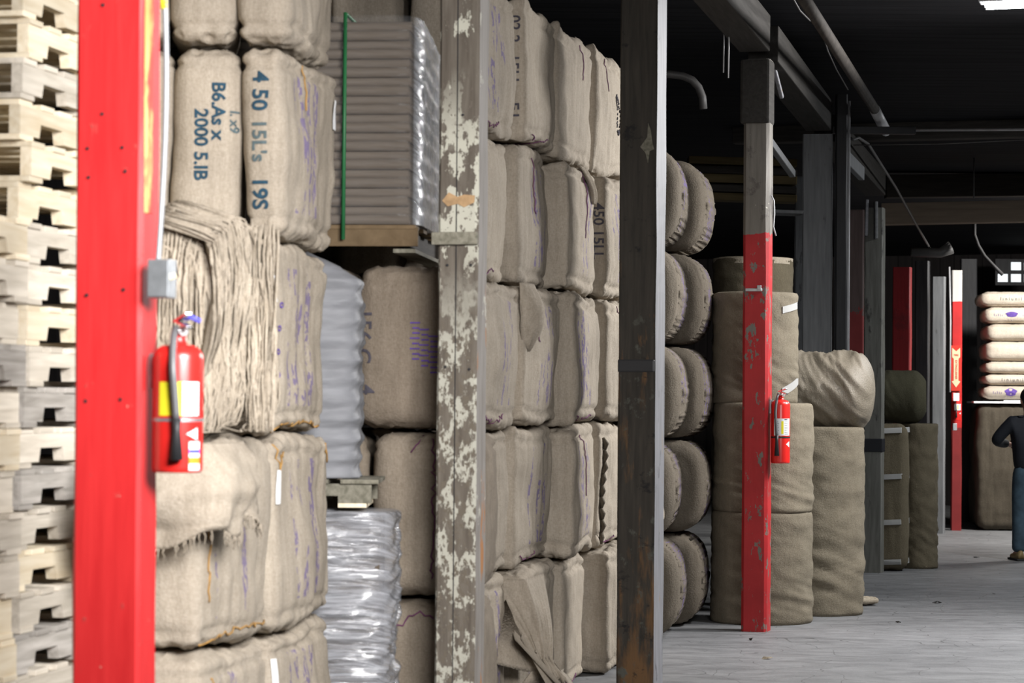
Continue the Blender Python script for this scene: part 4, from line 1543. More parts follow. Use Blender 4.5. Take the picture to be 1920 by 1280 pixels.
q = on_post((-1.157, 7.06), 0.195, -0.01)
q.z = 1.425
extinguisher(q, 0, 0.0735, 0.375, 0.455, 'large red fire extinguisher with yellow label on the bright red post', 'large', -98)
q = on_post((1.757, 17.18), 0.172, -0.01)
q.z = 1.197
extinguisher(q, 0, 0.067, 0.455, 0.525, 'red fire extinguisher with white label on the red and grey post', 'small', -128)
q = at(1794, 788, 30.55)
extinguisher(q, 0, 0.05, 0.30, 0.36, 'far small red extinguisher under the arrow sign', 'small', -120)
for nm, pc, b, z, lab in (('wall_bracket', (-1.157, 7.06), 0.1145, 1.72, 'small bracket behind the large extinguisher'), ('wall_bracket', (1.757, 17.18), 0.098, 1.60, 'small bracket behind the white labelled extinguisher')):
    bm = B()
    box(bm, (0, 0, 0), (0.012, 0.03, 0.10), bev=0.002)
    box(bm, (0.012, 0, 0.04), (0.02, 0.025, 0.012), bev=0.002)
    q = on_post(pc, b + 0.001, -0.01)
    q.z = z
    tag(obj(nm, bm, M['steel'], smooth=False, loc=q, rz=-TH), lab, 'bracket')
p1.rotation_euler.y = -0.0045

# arrow sign and hanging tags on the far post
q = at(1793, 690, 30.6)
sg = empty('arrow_sign', (q.x, 30.615, q.z), R(-6))
tag(sg, 'red and cream double arrow sign on the white headed post', 'sign')
bm = B()
box(bm, (0, 0, 0), (0.125, 0.01, 0.58), bev=0.002)
obj('backing', bm, M['sign_red'], sg, smooth=False)
bm = B()
prism(bm, [(-0.05, 0.26), (0, 0.215), (0.05, 0.26), (0.05, 0.14), (0.03, 0.12), (0.03, -0.16), (0.055, -0.17), (0, -0.245), (-0.055, -0.17), (-0.03, -0.16), (-0.03, 0.12), (-0.05, 0.14)], -0.009, -0.004)
obj('arrow', bm, M['sign_cream'], sg, smooth=False)
for s, z, sz, vert in (('FIRE', 0.165, 0.032, False), ('EXTINGUISHER', -0.02, 0.036, True)):
    me = text_mesh(s, sz, 0.0008)
    bm = bmesh.new()
    bm.from_mesh(me)
    bpy.data.meshes.remove(me)
    for v in bm.verts:
        x, y = v.co.x, v.co.y
        v.co = Vector((y, -0.011, z - x)) if vert else Vector((x, -0.011, z + y))
    obj('sign_lettering', bm, M['sign_red'], sg, smooth=False)
bm = B()
box(bm, (0, 0, 0), (0.075, 0.012, 0.10), bev=0.002)
tag(obj('inspection_card', bm, M['paper'], smooth=False, loc=at(1793, 744, 30.45)), 'white card hanging at the far small extinguisher', 'card')
pipe('pale_conduit', [at(1780, 500, 30.5), at(1782, 600, 30.5), at(1781, 735, 30.5)], 0.012, 'pipe_light', 'pale conduit down the left edge of the white headed post', 'conduit', 8)
bm = B()
box(bm, (0, 0, 0), (0.05, 0.05, 0.09), bev=0.004)
tag(obj('outlet_box', bm, M['steel'], smooth=False, loc=at(1790, 800, 30.5)), 'small grey outlet box below the far extinguisher', 'electrical box')

# ------------------------------------------------------------------ cardboard tubes on their pallet
TY = R(5.5)
tb = Vector((-0.462, 10.64))          # near aisle-side corner of the load


def load_pt(lx, ly, z):
    """lx = metres left of the aisle-side face, ly = metres behind the near face"""
    c, s = math.cos(TY), math.sin(TY)
    return Vector((tb.x - lx * c + ly * s, tb.y + lx * s + ly * c, z))


PZ = 2.285
o = empty('wooden_pallet', load_pt(0.57, 0.60, PZ), -TY)
tag(o, 'brown boarded pallet under the cardboard tubes', 'pallet')
bm = B()
box(bm, (0, -0.585, 0.075), (1.22, 0.02, 0.085), bev=0.003)
obj('front_board', bm, M['wood_card'], o, smooth=False)
for k in range(5):
    bm = B()
    box(bm, (0, -0.54 + k * 0.27, 0.118), (1.2, 0.12, 0.018), bev=0.002)
    obj('deck_board', bm, M['wood_card'], o, smooth=False)
for x in (-0.55, 0, 0.53):
    bm = B()
    box(bm, (x, 0, 0.075), (0.05, 1.14, 0.07), bev=0.003)
    obj('stringer', bm, M['wood_dark'], o, smooth=False)
    bm = B()
    box(bm, (x + (0.02 if x > 0.3 else 0), 0, 0.012), (0.1, 1.2, 0.018), bev=0.002)
    obj('bottom_board', bm, M['wood_grey2'], o, smooth=False)
TD = 0.0475
bm = B()
lathe(bm, [(TD / 2 - 0.006, 0), (TD / 2, 0), (TD / 2, 1.1), (TD / 2 - 0.006, 1.1), (TD / 2 - 0.006, 0)], seg=14)
for v in bm.verts:
    v.co = Vector((v.co.z - 1.1, v.co.x, v.co.y))
first = None
ROWS, NC = 22, 13
zt = PZ + 0.128 + TD / 2
for rI in range(ROWS):
    for cI in range(NC):
        if cI > 24 - max(0, rI - 17) * 5:
            continue
        ly = TD / 2 + cI * TD + (TD / 2 if rI % 2 else 0)
        loc = load_pt(0.0 + 0.004 * ((rI * 7 + cI * 3) % 3), ly, zt + rI * TD * 0.866)
        if first is None:
            first = obj('cardboard_tube', bm, M['tube'], loc=loc, rz=-TY)
            tag(first, 'brown cardboard tube lying in the wrapped load beside the peeling post', 'tube', 'cardboard tubes in the wrapped load')
        else:
            c = first.copy()
            COL.objects.link(c)
            c.location = loc
bm = B()
for rI in range(ROWS):
    for cI in range(NC, 24):
        if cI > 24 - max(0, rI - 17) * 5:
            continue
        ly = TD / 2 + cI * TD + (TD / 2 if rI % 2 else 0)
        tube(bm, [(-1.1, ly, zt + rI * TD * 0.866 - PZ), (0, ly, zt + rI * TD * 0.866 - PZ)], TD / 2, 8)
o = obj('cardboard_tube', bm, M['tube'], loc=load_pt(0, 0, PZ), rz=-TY)
tag(o, 'cardboard tubes massed at the back of the wrapped load', 'tube', 'cardboard tubes in the wrapped load', 'stuff')
TOPZ = zt + (ROWS - 1) * TD * 0.866 + TD / 2
# stretch film round the tubes
bm = B()
secs = []
hx, hy = 0.615, 0.605
for i in range(70):
    z = PZ + 0.13 + (TOPZ + 0.012 - PZ - 0.13) * i / 69
    s = []
    K = 120
    for k in range(K):
        a = 2 * math.pi * k / K
        ca_, sa_ = math.cos(a), math.sin(a)
        m_ = max(abs(ca_), abs(sa_))
        e = 14
        ln = (abs(ca_) ** e + abs(sa_) ** e) ** (1 / e)
        x, y = hx * ca_ / ln, hy * sa_ / ln
        wv = 0.006 * noise.noise(Vector((x * 4 + y * 11, z * 14, 3))) + 0.004 * math.sin((z - zt) / (TD * 0.866 * 2) * 2 * math.pi) * (1 if y < 0 else 0.3)
        s.append(Vector((x + ca_ * wv, y + sa_ * wv, z - 0.15 * (z - PZ) / (TOPZ - PZ) * max(0.0, (y + hy) / (2 * hy) - 0.08) * (1 if i > 40 else i / 40.0))))
    secs.append(s)
for sc_, dz in ((0.97, 0.012), (0.90, 0.016)):
    s0 = secs[69]
    secs.append([Vector((p.x * sc_, p.y * sc_, p.z + dz + 0.006 * noise.noise(p * 12))) for p in s0])
loft(bm, secs, cap=False)
c0 = load_pt(0.565, 0.585, 0)
o = obj('stretch_film', bm, M['film_tubes'], loc=c0, rz=-TY)
tag(o, 'clear stretch film wrapped around the cardboard tubes', 'plastic film')
bm = B()
secs = []
loop = [(-0.09, PZ + 0.02), (-0.09, TOPZ + 0.03)]
tube(bm, [(-0.10, -0.628, PZ + 0.06), (-0.10, -0.622, TOPZ + 0.028), (-0.10, 0.55, TOPZ + 0.028), (-0.10, 0.63, PZ + 0.06)], 0.008, 6)
for v in bm.verts:
    v.co.x = -0.10 + (v.co.x + 0.10) * 1.2
o = obj('green_strap', bm, M['green'], loc=load_pt(0.10 + 0.09, 0.60, 0), rz=-TY)
tag(o, 'green strap tied around the cardboard tubes', 'strap')


# ------------------------------------------------------------------ film-wrapped loads behind the near bales
def wrapped_load(loc, sx, sy, h, mat, label, taper=0.0, wave=0.016, pitch=0.083, seed=0, crumple=0.012, rz=0.0):
    root = empty('wrapped_load', loc, rz)
    tag(root, label, 'wrapped goods')
    secs = []
    n = 150
    K = 110
    for i in range(n + 1):
        z = h * i / n
        t = 1.0
        if taper and z > h - taper:
            q = (z - h + taper) / taper
            t = 1 - 0.60 * q ** 1.2
        wv = wave * (0.55 + 0.45 * noise.noise(Vector((seed, z * 4, 1)))) * math.cos(2 * math.pi * z / pitch) * (1 if t > 0.97 else 0.4)
        s = []
        for k in range(K):
            a = 2 * math.pi * k / K
            ca_, sa_ = math.cos(a), math.sin(a)
            e = 7
            ln = (abs(ca_) ** e + abs(sa_) ** e) ** (1 / e)
            x, y = sx / 2 * ca_ / ln * t, sy / 2 * sa_ / ln * t
            u_ = x + y
            nn = noise.noise(Vector((u_ * 3 + seed, y * 4, z * 5 + u_ * 2))) * crumple * 1.4
            rg = 1 - abs(noise.noise(Vector((u_ * 1.6 + seed, y * 1.2, (z - 0.55 * u_) * 9))))
            rg2 = 1 - abs(noise.noise(Vector((u_ * 4 + seed + 5, y * 3, (z - 0.35 * u_) * 22))))
            nn += (rg ** 6) * crumple * 1.3 + (rg2 ** 8) * crumple * 0.7
            s.append(Vector((x + ca_ * (wv + nn), y + sa_ * (wv + nn), z)))
        secs.append(s)
    s0 = secs[-1]
    c = sum(s0, Vector()) / len(s0)
    secs.append([c + (p - c) * 0.5 + Vector((0, 0, 0.01)) for p in s0])
    secs.append([c + (p - c) * 0.02 + Vector((0, 0, 0.015)) for p in s0])
    bm = B()
    loft(bm, secs)
    obj('stretch_film', bm, M[mat], root)
    bm = B()
    k = int((h - taper) / pitch)
    for i in range(k):
        z = pitch * (i + 0.5)
        for y in (-sy / 2 + 0.07, 0, sy / 2 - 0.07):
            tube(bm, [(-sx / 2 + 0.05, y, z), (sx / 2 - 0.05, y, z)], 0.038, 10)
    t_ = obj('tube_bundle', bm, M['tube'], root)
    t_['kind'] = 'stuff'
    return root


wrapped_load((-0.50 - 0.60, 10.33, 0.142), 1.2, 0.48, 1.02, 'film_shiny', 'lower load in shiny creased silver wrap beside the near bales', seed=3, wave=0.008, crumple=0.016)
wrapped_load((-0.655 - 0.55, 10.33, 1.305), 1.1, 0.46, 1.01, 'film_grey', 'upper load in cloudy grey wrap with bulging ridges, below the tubes', taper=0.17, wave=0.011, seed=9, crumple=0.008)


def small_pallet(loc, label):
    root = empty('wooden_pallet', loc, 0)
    tag(root, label, 'pallet')
    bm = B()
    for y in (-0.20, 0.0, 0.20):
        pass
    bm.free()
    # a grey stringer facing the camera with two notches
    for y in (-0.225, 0.225):
        bm = B()
        zz = [(-0.6, 0.02), (0.16, 0.02), (0.16, 0.045), (0.21, 0.045), (0.21, 0.02), (0.38, 0.02), (0.38, 0.05), (0.44, 0.05), (0.44, 0.02), (0.58, 0.02), (0.58, 0.10), (-0.6, 0.10)]
        zz = [(a - (0.0), b) for a, b in zz]
        prism(bm, zz, y - 0.02, y + 0.02)
        obj('stringer', bm, M['wood_grey2'], root, smooth=False)
    for k in range(6):
        bm = B()
        box(bm, (-0.52 + k * 0.21, 0, 0.110), (0.16, 0.52, 0.018), bev=0.002)
        obj('deck_board', bm, M['wood_grey2'], root, smooth=False)
    for x in (-0.5, 0, 0.5):
        bm = B()
        box(bm, (x, 0, 0.010), (0.12, 0.50, 0.018), bev=0.002)
        obj('bottom_board', bm, M['wood_pale'], root, smooth=False)
    return root


small_pallet((-1.165, 10.33, 1.182), 'grey pallet sandwiched between the two silver wrapped loads')
small_pallet((-1.165, 10.33, 0.0), 'pallet on the floor under the shiny silver load')


# ------------------------------------------------------------------ rolls of cloth
def roll_bm(r, h, seed, fold=0.012, lean=0.0, seg=72, n=60, sag=0.0, hard=0.985):
    bm = B()
    so = Vector((seed * 2.7, seed * 1.9, seed))
    secs = []
    for i in range(n + 1):
        z = h * i / n
        e = min(z, h - z)
        cap = 1.0 - 0.03 * max(0, 1 - e / 0.03) ** 2
        s = []
        for k in range(seg):
            a = 2 * math.pi * k / seg
            c, q = math.cos(a), math.sin(a)
            f = fold * (noise.noise(so + Vector((c * 1.6, q * 1.6, z * 9))) + 0.5 * noise.noise(so + Vector((c * 4, q * 4, z * 22 + c * 4))))
            low = math.exp(-((z - 0.22 * h) / (0.16 * h)) ** 2) * fold * 1.4 * noise.noise(so + Vector((c * 1.2, q * 1.2, z * 22 + 3 * c)))
            rr = r * cap + f + low
            s.append(Vector((rr * c, rr * q, z)))
        secs.append(s)
    # wound ends: shallow steps toward the core
    for sc_, dz in ((0.93, 0.006), (0.90, -0.004), (0.80, 0.003), (0.76, -0.004), (0.62, 0.002), (0.58, -0.004), (0.4, 0.001), (0.36, -0.004), (0.12, 0.0), (0.10, -0.05)):
        secs.append([Vector((p.x * sc_, p.y * sc_, h + dz)) for p in secs[n]])
    loft(bm, secs)
    return bm


def roll(loc, r, h, mat, label, axis=None, rz=0.0, group=None, fold=0.012, dome=0.0):
    _seed[0] += 1
    bm = roll_bm(r, h, _seed[0], fold)
    if axis == 'x':
        for v in bm.verts:
            z = v.co.z
            if dome:
                e = min(z, h - z)
                k = 1 - dome * max(0, 1 - e / 0.12) ** 2
                v.co.x *= k
                v.co.y *= k
            v.co = Vector((v.co.z - h / 2, v.co.y, v.co.x + r))
    o = obj('cloth_roll', bm, M[mat], loc=loc, rz=rz)
    tag(o, label, 'cloth roll', group)
    return o


GR = 'cloth rolls standing around the red and grey post'
X1, D1 = 1.875, 17.92
r1 = roll((X1, D1, 0), 0.375, 0.82, 'roll', 'bottom brown cloth roll standing behind the red and grey post', group=GR)
r2 = roll((X1 + 0.005, D1, 0.82), 0.372, 0.80, 'roll', 'middle brown cloth roll behind the white labelled extinguisher', group=GR)
r3 = roll((X1 - 0.055, D1 + 0.03, 1.62), 0.318, 0.82, 'roll', 'top brown cloth roll with two white tapes behind the red and grey post', group=GR)
r5 = roll((1.935, 19.3, 0), 0.322, 2.02, 'roll', 'tall cloth roll hidden behind the stack of three rolls', group=GR)
r6 = roll((1.935, 19.3, 2.02), 0.322, 0.76, 'roll_olive', 'dark roll with a pale rim showing over the top brown roll', group=GR)
r4 = roll((2.395, 18.66, 0), 0.35, 1.44, 'roll', 'tall brown cloth roll on the floor right of the small extinguisher', group=GR, fold=0.016)
wrp = roll((2.36, 18.66, 1.435), 0.285, 0.86, 'roll', 'cloth roll lying on its side in crinkled wrapping on the tall roll', axis='x', rz=-R(14), group=GR, fold=0.012, dome=0.6)
bm = B()
secs = []
for i in range(70):
    x = -0.445 + 0.89 * i / 69
    e = 0.445 - abs(x)
    k_ = math.sqrt(max(0.0, 1 - 0.80 * max(0, 1 - e / 0.17) ** 2.2))
    s = []
    for k in range(72):
        a = 2 * math.pi * k / 72
        rr = 0.283 * k_ + 0.030 * (1 - abs(noise.noise(Vector((x * 7 + math.sin(a) * 2.0, math.cos(a) * 1.1, math.sin(a) * 1.1))))) ** 3 + 0.012 * (1 - abs(noise.noise(Vector((x * 19 + math.sin(a) * 4, math.cos(a) * 1.6, 5))))) ** 4
        s.append(Vector((x, rr * math.cos(a), 0.297 + rr * math.sin(a))))
    secs.append(s)
s0 = secs[-1]
cc = sum(s0, Vector()) / len(s0)
secs.append([cc + (p - cc) * 0.5 + Vector((0.012, 0, 0)) for p in s0])
secs.append([cc + (p - cc) * 0.05 + Vector((0.016, 0, 0)) for p in s0])
loft(bm, secs)
mw = mat_cloth('crinkled_tan_wrapper', (0.235, 0.205, 0.16), streak=0.1, rough=0.5)
mw.node_tree.nodes['Principled BSDF'].inputs['Specular IOR Level'].default_value = 0.5
wr_o = obj('crinkled_wrapper', bm, mw, wrp)
wr_o.location = (0, 0, -0.012)


def hoop(parent, r, z, w, mat, a0, a1, tilt=0.0, name='white_tape', seg=24):
    bm = B()
    secs = []
    for k in range(seg + 1):
        a = a0 + (a1 - a0) * k / seg
        zz = z + tilt * (k / seg - 0.5)
        c, s = math.cos(a), math.sin(a)
        secs.append([Vector((r * c, r * s, zz - w / 2)), Vector(((r + 0.005) * c, (r + 0.005) * s, zz - w / 2)), Vector(((r + 0.005) * c, (r + 0.005) * s, zz + w / 2)), Vector((r * c, r * s, zz + w / 2))])
    loft(bm, secs)
    return obj(name, bm, mat, parent, smooth=False)


hoop(r3, 0.322, 0.71, 0.050, M['tape'], R(-58), R(-24), 0.04)
hoop(r3, 0.322, 0.13, 0.060, M['tape'], R(-58), R(-18), 0.09)
hoop(r6, 0.315, 0.735, 0.05, M['rag'], R(-180), R(0), 0.0, 'pale_rim')
# rag on the floor
bm = bale_bm(0.16, 0.18, 0.075, 77, n=14, r=0.03, wr=0.02)
tag(obj('cloth_rag', bm, M['rag'], loc=(at(1622, 1128, 19.4).x, 19.4, 0), rz=0.3), 'pale rag on the floor beside the tall brown roll', 'rag')

# taped brown roll, olive roll and green roll farther on
GT = 'rolls beside the mottled post'
o = obj('cloth_roll', bale_bm(0.42, 0.36, 1.43, 91, n=30, r=0.10, wr=0.010, bulge=0.0, gather=0.006), M['roll_olive'], loc=(at(1672, 745, 23.42).x, 23.44, 0), rz=-R(9))
tag(o, 'brown roll with four white tapes beside the mottled post', 'cloth roll', GT)
tr = bvh_of(o)
for z in (1.36, 0.915, 0.475, 0.09):
    paper_tag(o, tr, 'y-', (0.01, z), (0.335, 0.05), M['tape'], tilt=R(3), name='white_tape', lift=0.01)
o = roll((at(1722, 745, 23.75).x, 23.78, 0), 0.20, 1.42, 'roll_olive', 'olive brown roll right of the one with white tapes', group=GT)
roll((at(1688, 745, 23.72).x, 23.74, 1.425), 0.262, 0.50, 'roll_green', 'dark green roll lying on top of the two standing rolls', axis='x', rz=-R(9), group=GT, fold=0.006, dome=0.35)

# ------------------------------------------------------------------ pale sacks and the crate-sized bale beneath
XS, DS = 6.55, 31.0
base = obj('cloth_bale', bale_bm(1.0, 1.05, 1.62, 51, n=40, r=0.10, wr=0.02, gather=0.02), M['jute_big'], loc=(XS - 0.04, DS + 0.1, 0), rz=-R(6))
tag(base, 'big brown wrapped bale on the floor carrying the pale sacks', 'bale')
bm = B()
box(bm, (0, 0, 0.012), (1.12, 1.06, 0.024), bev=0.003)
box(bm, (0.18, 0, 0.032), (0.72, 1.0, 0.016), bev=0.003)
tag(obj('white_board', bm, M['white'], smooth=False, loc=(XS - 0.04, DS + 0.1, 1.625), rz=-R(6)), 'white board between the brown bale and the pale sacks', 'board')
SZ = [(1.668, 0.185, 0.98), (1.853, 0.145, 1.0), (1.998, 0.165, 0.95), (2.163, 0.255, 0.95), (2.418, 0.225, 0.95), (2.643, 0.215, 0.96), (2.858, 0.20, 1.04)]
slab = ['lowest pale sack with a purple round print, on the white board', 'second pale sack from the bottom, smudged lettering', 'third pale sack from the bottom, thin and blank',
        'fourth pale sack from the bottom, thick and blank', 'fifth pale sack from the bottom, thick and blank', 'sixth pale sack with a purple blot, just below the top one', 'topmost pale sack with faint lettering']
for k, (z, h, wd) in enumerate(SZ):
    o = obj('pale_sack', bale_bm(0.8, wd, h, 60 + k, n=26, r=min(0.085, h * 0.46), wr=0.010, bulge=0.02, gather=0.006), M['sack'], loc=(XS + 0.01 * ((k * 5) % 3), DS, z), rz=-R(5))
    tag(o, slab[k], 'sack', 'pale sacks stacked on the white board')
    tr = bvh_of(o)
    if k in (0, 5):
        bm = B()
        vs = []
        for a in range(20):
            q = 2 * math.pi * a / 20
            vs.append(bm.verts.new(drop(tr, Vector((-0.15 + 0.075 * math.cos(q) * (1 + 0.15 * math.sin(5 * q)), 0, h * 0.55 + (0.05 if k == 0 else 0.035) * math.sin(q))), Vector((0, -1, 0)), 0.004)))
        cvt = bm.verts.new(drop(tr, Vector((-0.15, 0, h * 0.55)), Vector((0, -1, 0)), 0.006))
        for a in range(20):
            bm.faces.new((vs[a], vs[(a + 1) % 20], cvt))
        obj('purple_print', bm, M['ink_purple'], o, smooth=False)
        for s, x, z2, sz in (('l ı l i ı', -0.32, h * 0.5, 0.05), ('i l ı i', 0.03, h * 0.5, 0.05), ('ı l i l ı i', -0.18, h * 0.2, 0.04)):
            stencil(o, None, tr, s, 'y-', (x, z2), sz, M['ink_purple'], vertical=False, name='faint_print', bold=0.0)
    if k in (1, 6):
        stencil(o, None, tr, 'l ı n i u n ı l', 'y-', (-0.15, h * 0.5), 0.06, M['ink_dark'] if k == 1 else M['ink_faint'], vertical=False, name='faint_print', bold=0.0)

# lit window far behind the sacks
o = empty('window_1', at(1905, 510, 36.3))
o['kind'] = 'structure'
bm = B()
box(bm, (0, 0.03, 0), (0.62, 0.04, 0.40))
f = obj('window_frame', bm, M['post_black'], o, smooth=False)
k = 0
for x in (-0.20, 0.0, 0.20):
    for z in (-0.09, 0.09):
        if (x, z) == (-0.20, 0.09):
            continue
        bm = B()
        box(bm, (x, 0, z), (0.15, 0.01, 0.12))
        obj('lit_pane', bm, mat_emit('lit_pane', (0.9, 0.97, 1.0), 0.75), o, smooth=False)

# ------------------------------------------------------------------ the person
PX, PD = at(1931, 745, 25.0).x, 25.0
pr = empty('person', (PX, PD, 0), R(8))
tag(pr, 'person in a navy jacket and blue jeans, arm bent, at the right edge', 'person')


def skinned(name, nodes, edges, mat, parent, sub=2, smooth=True):
    """nodes: name -> (co, rx, ry)"""
    keys = list(nodes)
    me = bpy.data.meshes.new(name)
    me.from_pydata([nodes[k][0] for k in keys], [(keys.index(a), keys.index(b)) for a, b in edges], [])
    o = bpy.data.objects.new(name, me)
    COL.objects.link(o)
    md = o.modifiers.new('skin', 'SKIN')
    md.use_smooth_shade = True
    for i, k in enumerate(keys):
        sv = me.skin_vertices[0].data[i]
        sv.radius = (nodes[k][1], nodes[k][2] if len(nodes[k]) > 2 else nodes[k][1])
        sv.use_root = (i == 0)
    sb = o.modifiers.new('sub', 'SUBSURF')
    sb.levels = sb.render_levels = sub
    bpy.context.view_layer.update()
    m2 = bpy.data.meshes.new_from_object(o.evaluated_get(bpy.context.evaluated_depsgraph_get()))
    bpy.data.objects.remove(o)
    m2.name = name
    m2.materials.clear()
    m2.materials.append(mat)
    for p in m2.polygons:
        p.use_smooth = True
        p.material_index = 0
    o = bpy.data.objects.new(name, m2)
    COL.objects.link(o)
    o.parent = parent
    return o


# facing away from the lens (+y); -x is the person's left, toward the rolls
sh_l, el_l, wr_l = (-0.20, 0.0, 1.43), (-0.355, 0.06, 1.235), (-0.14, 0.24, 1.20)
sh_r, el_r, wr_r = (0.20, 0.0, 1.43), (0.30, 0.03, 1.15), (0.10, 0.24, 1.18)
body = {'pelvis': ((0, 0, 0.95), 0.125, 0.085), 'waist': ((0, 0, 1.10), 0.115, 0.08), 'chest': ((0, 0.01, 1.32), 0.165, 0.11), 'neckb': ((0, 0.0, 1.475), 0.07, 0.065), 'neck': ((0, 0.02, 1.54), 0.053, 0.055),
        'jaw': ((0, 0.045, 1.60), 0.062, 0.075), 'head': ((0, 0.035, 1.67), 0.077, 0.095), 'crown': ((0, 0.02, 1.735), 0.06, 0.075)}
ed = [('pelvis', 'waist'), ('waist', 'chest'), ('chest', 'neckb'), ('neckb', 'neck'), ('neck', 'jaw'), ('jaw', 'head'), ('head', 'crown')]
for s, sh, el, wrst in (('l', sh_l, el_l, wr_l), ('r', sh_r, el_r, wr_r)):
    body['sh' + s] = (sh, 0.06)
    body['el' + s] = (el, 0.045)
    body['wr' + s] = (wrst, 0.028, 0.033)
    ed += [('chest', 'sh' + s), ('sh' + s, 'el' + s), ('el' + s, 'wr' + s)]
    sx = -1 if s == 'l' else 1
    hv = (Vector(wrst) - Vector(el)).normalized()
    palm = Vector(wrst) + hv * 0.055
    body['pa' + s] = (tuple(palm), 0.036, 0.018)
    ed.append(('wr' + s, 'pa' + s))
    fx = 0.02 * sx
    body['hip' + s] = ((0.095 * sx, 0, 0.90), 0.095)
    body['kn' + s] = ((0.105 * sx, 0.01, 0.50), 0.062)
    body['an' + s] = ((0.115 * sx, -0.02, 0.09), 0.04)
    body['to' + s] = ((0.125 * sx, 0.13, 0.04), 0.038, 0.025)
    ed += [('pelvis', 'hip' + s), ('hip' + s, 'kn' + s), ('kn' + s, 'an' + s), ('an' + s, 'to' + s)]
bo = skinned('body', body, ed, M['skin'], pr)
# fingers and thumb, curled, on each hand
for s, el, wrst in (('l', el_l, wr_l), ('r', el_r, wr_r)):
    hv = (Vector(wrst) - Vector(el)).normalized()
    sidev = hv.cross(Vector((0, 0, 1))).normalized()
    upv = sidev.cross(hv)
    base_ = Vector(wrst) + hv * 0.085
    for k in range(4):
        ln = (0.070, 0.078, 0.073, 0.058)[k]
        b0 = base_ + upv * (0.026 - k * 0.0175)
        skinned('finger', {'a': (tuple(b0 - hv * 0.03), 0.010), 'b': (tuple(b0 + hv * ln * 0.4), 0.0092), 'c': (tuple(b0 + hv * ln * 0.7 - sidev * 0.018), 0.0085), 'd': (tuple(b0 + hv * ln * 0.8 - sidev * 0.04), 0.007)},
                [('a', 'b'), ('b', 'c'), ('c', 'd')], M['skin'], bo, 1)
    t0 = Vector(wrst) + hv * 0.03 + upv * 0.02
    skinned('thumb', {'a': (tuple(t0), 0.012), 'b': (tuple(t0 + upv * 0.028 + hv * 0.022), 0.0105), 'c': (tuple(t0 + upv * 0.035 + hv * 0.055 - sidev * 0.012), 0.008)}, [('a', 'b'), ('b', 'c')], M['skin'], bo, 1)
# face and ears (turned away from the lens)
bm = B()
for s in (-1, 1):
    bmesh.ops.create_uvsphere(bm, u_segments=12, v_segments=8, radius=1, matrix=Matrix.Translation((0.083 * s, 0.02, 1.655)) @ Matrix.Diagonal((0.012, 0.022, 0.034, 1)))
obj('ear', bm, M['skin'], pr)
bm = B()
tube(bm, [(0, 0.125, 1.69), (0, 0.142, 1.655), (0, 0.15, 1.638), (0, 0.125, 1.63)], [0.008, 0.012, 0.017, 0.010], 8)
obj('nose', bm, M['skin'], pr)
bm = B()
for s in (-1, 1):
    bmesh.ops.create_uvsphere(bm, u_segments=10, v_segments=8, radius=0.012, matrix=Matrix.Translation((0.032 * s, 0.118, 1.678)))
obj('eye', bm, M['eye'], pr)
bm = B()
tube(bm, [(-0.025, 0.112, 1.598), (0, 0.122, 1.597), (0.025, 0.112, 1.598)], [0.004, 0.008, 0.004], 6)
obj('mouth', bm, mat_plain('lips', (0.42, 0.16, 0.13), 0.5), pr)
bm = B()
bmesh.ops.create_uvsphere(bm, u_segments=32, v_segments=20, radius=1, matrix=Matrix.Translation((0, 0.012, 1.70)) @ Matrix.Diagonal((0.093, 0.112, 0.098, 1)))
for v in list(bm.verts):
    if v.co.y > 0.075 and v.co.z < 1.735:
        bm.verts.remove(v)
    elif v.co.z < 1.60 + 0.25 * max(0, v.co.y):
        bm.verts.remove(v)
for v in bm.verts:
    v.co += Vector((0, 0, 0.006)) * noise.noise(v.co * 40)
obj('hair', bm, M['hair'], pr)
# jacket, jeans, shoes
jk = {'hem': ((0, 0, 0.86), 0.20, 0.15), 'waist': ((0, 0, 1.10), 0.18, 0.13), 'chest': ((0, 0.01, 1.33), 0.195, 0.14), 'collar': ((0, 0.005, 1.47), 0.085, 0.08), 'coltop': ((0, 0.01, 1.525), 0.07, 0.07)}
ed = [('hem', 'waist'), ('waist', 'chest'), ('chest', 'collar'), ('collar', 'coltop')]
for s, sh, el, wrst in (('l', sh_l, el_l, wr_l), ('r', sh_r, el_r, wr_r)):
    mid = Vector(el).lerp(Vector(wrst), 0.9)
    jk['sh' + s] = (sh, 0.083)
    jk['el' + s] = (el, 0.066)
    jk['cu' + s] = (tuple(mid), 0.046)
    ed += [('chest', 'sh' + s), ('sh' + s, 'el' + s), ('el' + s, 'cu' + s)]
skinned('jacket', jk, ed, M['jacket'], pr)
jn = {'top': ((0, 0, 1.06), 0.155, 0.11), 'pel': ((0, 0, 0.92), 0.165, 0.12)}
ed = [('top', 'pel')]
for s, sx in (('l', -1), ('r', 1)):
    jn['h' + s] = ((0.095 * sx, 0, 0.82), 0.105)
    jn['k' + s] = ((0.105 * sx, 0.01, 0.50), 0.083)
    jn['c' + s] = ((0.113 * sx, -0.005, 0.25), 0.078)
    jn['a' + s] = ((0.118 * sx, -0.005, 0.075), 0.077)
    ed += [('pel', 'h' + s), ('h' + s, 'k' + s), ('k' + s, 'c' + s), ('c' + s, 'a' + s)]
skinned('jeans', jn, ed, M['jeans'], pr)
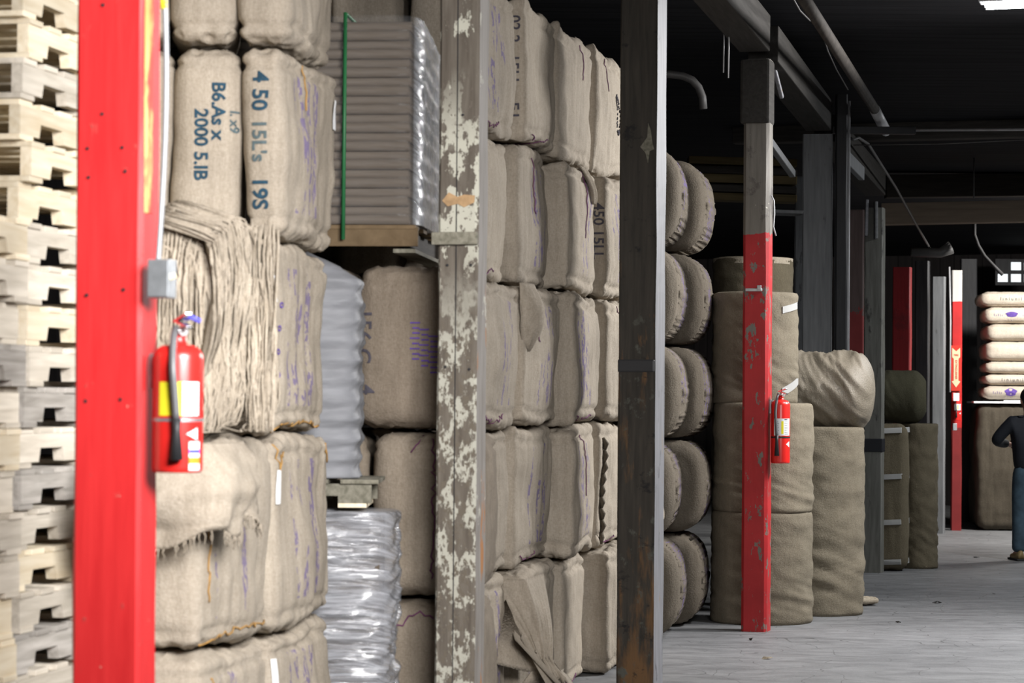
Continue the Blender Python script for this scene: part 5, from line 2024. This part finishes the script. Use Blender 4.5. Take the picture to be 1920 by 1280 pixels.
for sx in (-1, 1):
    bm = B()
    secs = []
    for i in range(12):
        t = i / 11
        y = -0.095 + 0.29 * t
        hw = 0.046 * (math.sin(math.pi * (0.12 + 0.80 * t)) ** 0.45)
        ht = 0.085 - 0.045 * t if t > 0.25 else 0.085
        secs.append([Vector((0.12 * sx + hw * math.cos(a), y, 0.022 + max(0, math.sin(a)) * ht)) for a in [2 * math.pi * k / 16 for k in range(16)]])
    loft(bm, secs)
    sh = obj('shoe', bm, M['shoe'], pr)
    bm = B()
    box(bm, (0.12 * sx, 0.05, 0.011), (0.098, 0.30, 0.022), bev=0.008)
    obj('sole', bm, M['sole'], sh, smooth=False)

# ------------------------------------------------------------------ scraps on the floor
def scrap(px, py, size, mat, label, seed):
    d = None
    lo, hi = 5.0, 60.0
    for _ in range(50):
        m_ = (lo + hi) / 2
        if at(px, py, m_).z > 0:
            lo = m_
        else:
            hi = m_
    p = at(px, py, lo)
    rg = random.Random(seed)
    bm = B()
    n = 9
    vs = [bm.verts.new((size * (0.6 + 0.4 * rg.random()) * math.cos(2 * math.pi * k / n), size * 0.8 * (0.5 + 0.5 * rg.random()) * math.sin(2 * math.pi * k / n), 0.004 + 0.018 * rg.random())) for k in range(n)]
    c = bm.verts.new((0, 0, 0.02))
    for k in range(n):
        bm.faces.new((vs[k], vs[(k + 1) % n], c))
    bmesh.ops.solidify(bm, geom=bm.faces[:], thickness=0.004)
    zmin = min(v.co.z for v in bm.verts)
    for v in bm.verts:
        v.co.z -= zmin
    tag(obj('floor_scrap', bm, M[mat], smooth=False, loc=(p.x, p.y, 0), rz=rg.random() * 6), label, 'scrap', 'scraps on the concrete floor')


scrap(1757, 1130, 0.055, 'wood_dark', 'dark curled scrap on the floor right of the tall roll', 1)
scrap(1580, 1153, 0.05, 'rag', 'tan scrap at the foot of the tall brown roll', 2)
scrap(1438, 1235, 0.045, 'rag', 'tan scrap on the floor below the red and grey post', 3)
scrap(1684, 1167, 0.03, 'wood_dark', 'tiny dark scrap in front of the taped roll', 4)
scrap(1408, 1200, 0.02, 'wood_dark', 'tiny dark crumb just below the red post foot', 5)
scrap(1830, 1045, 0.05, 'wood_dark', 'dark scrap on the bright floor left of the person', 6)
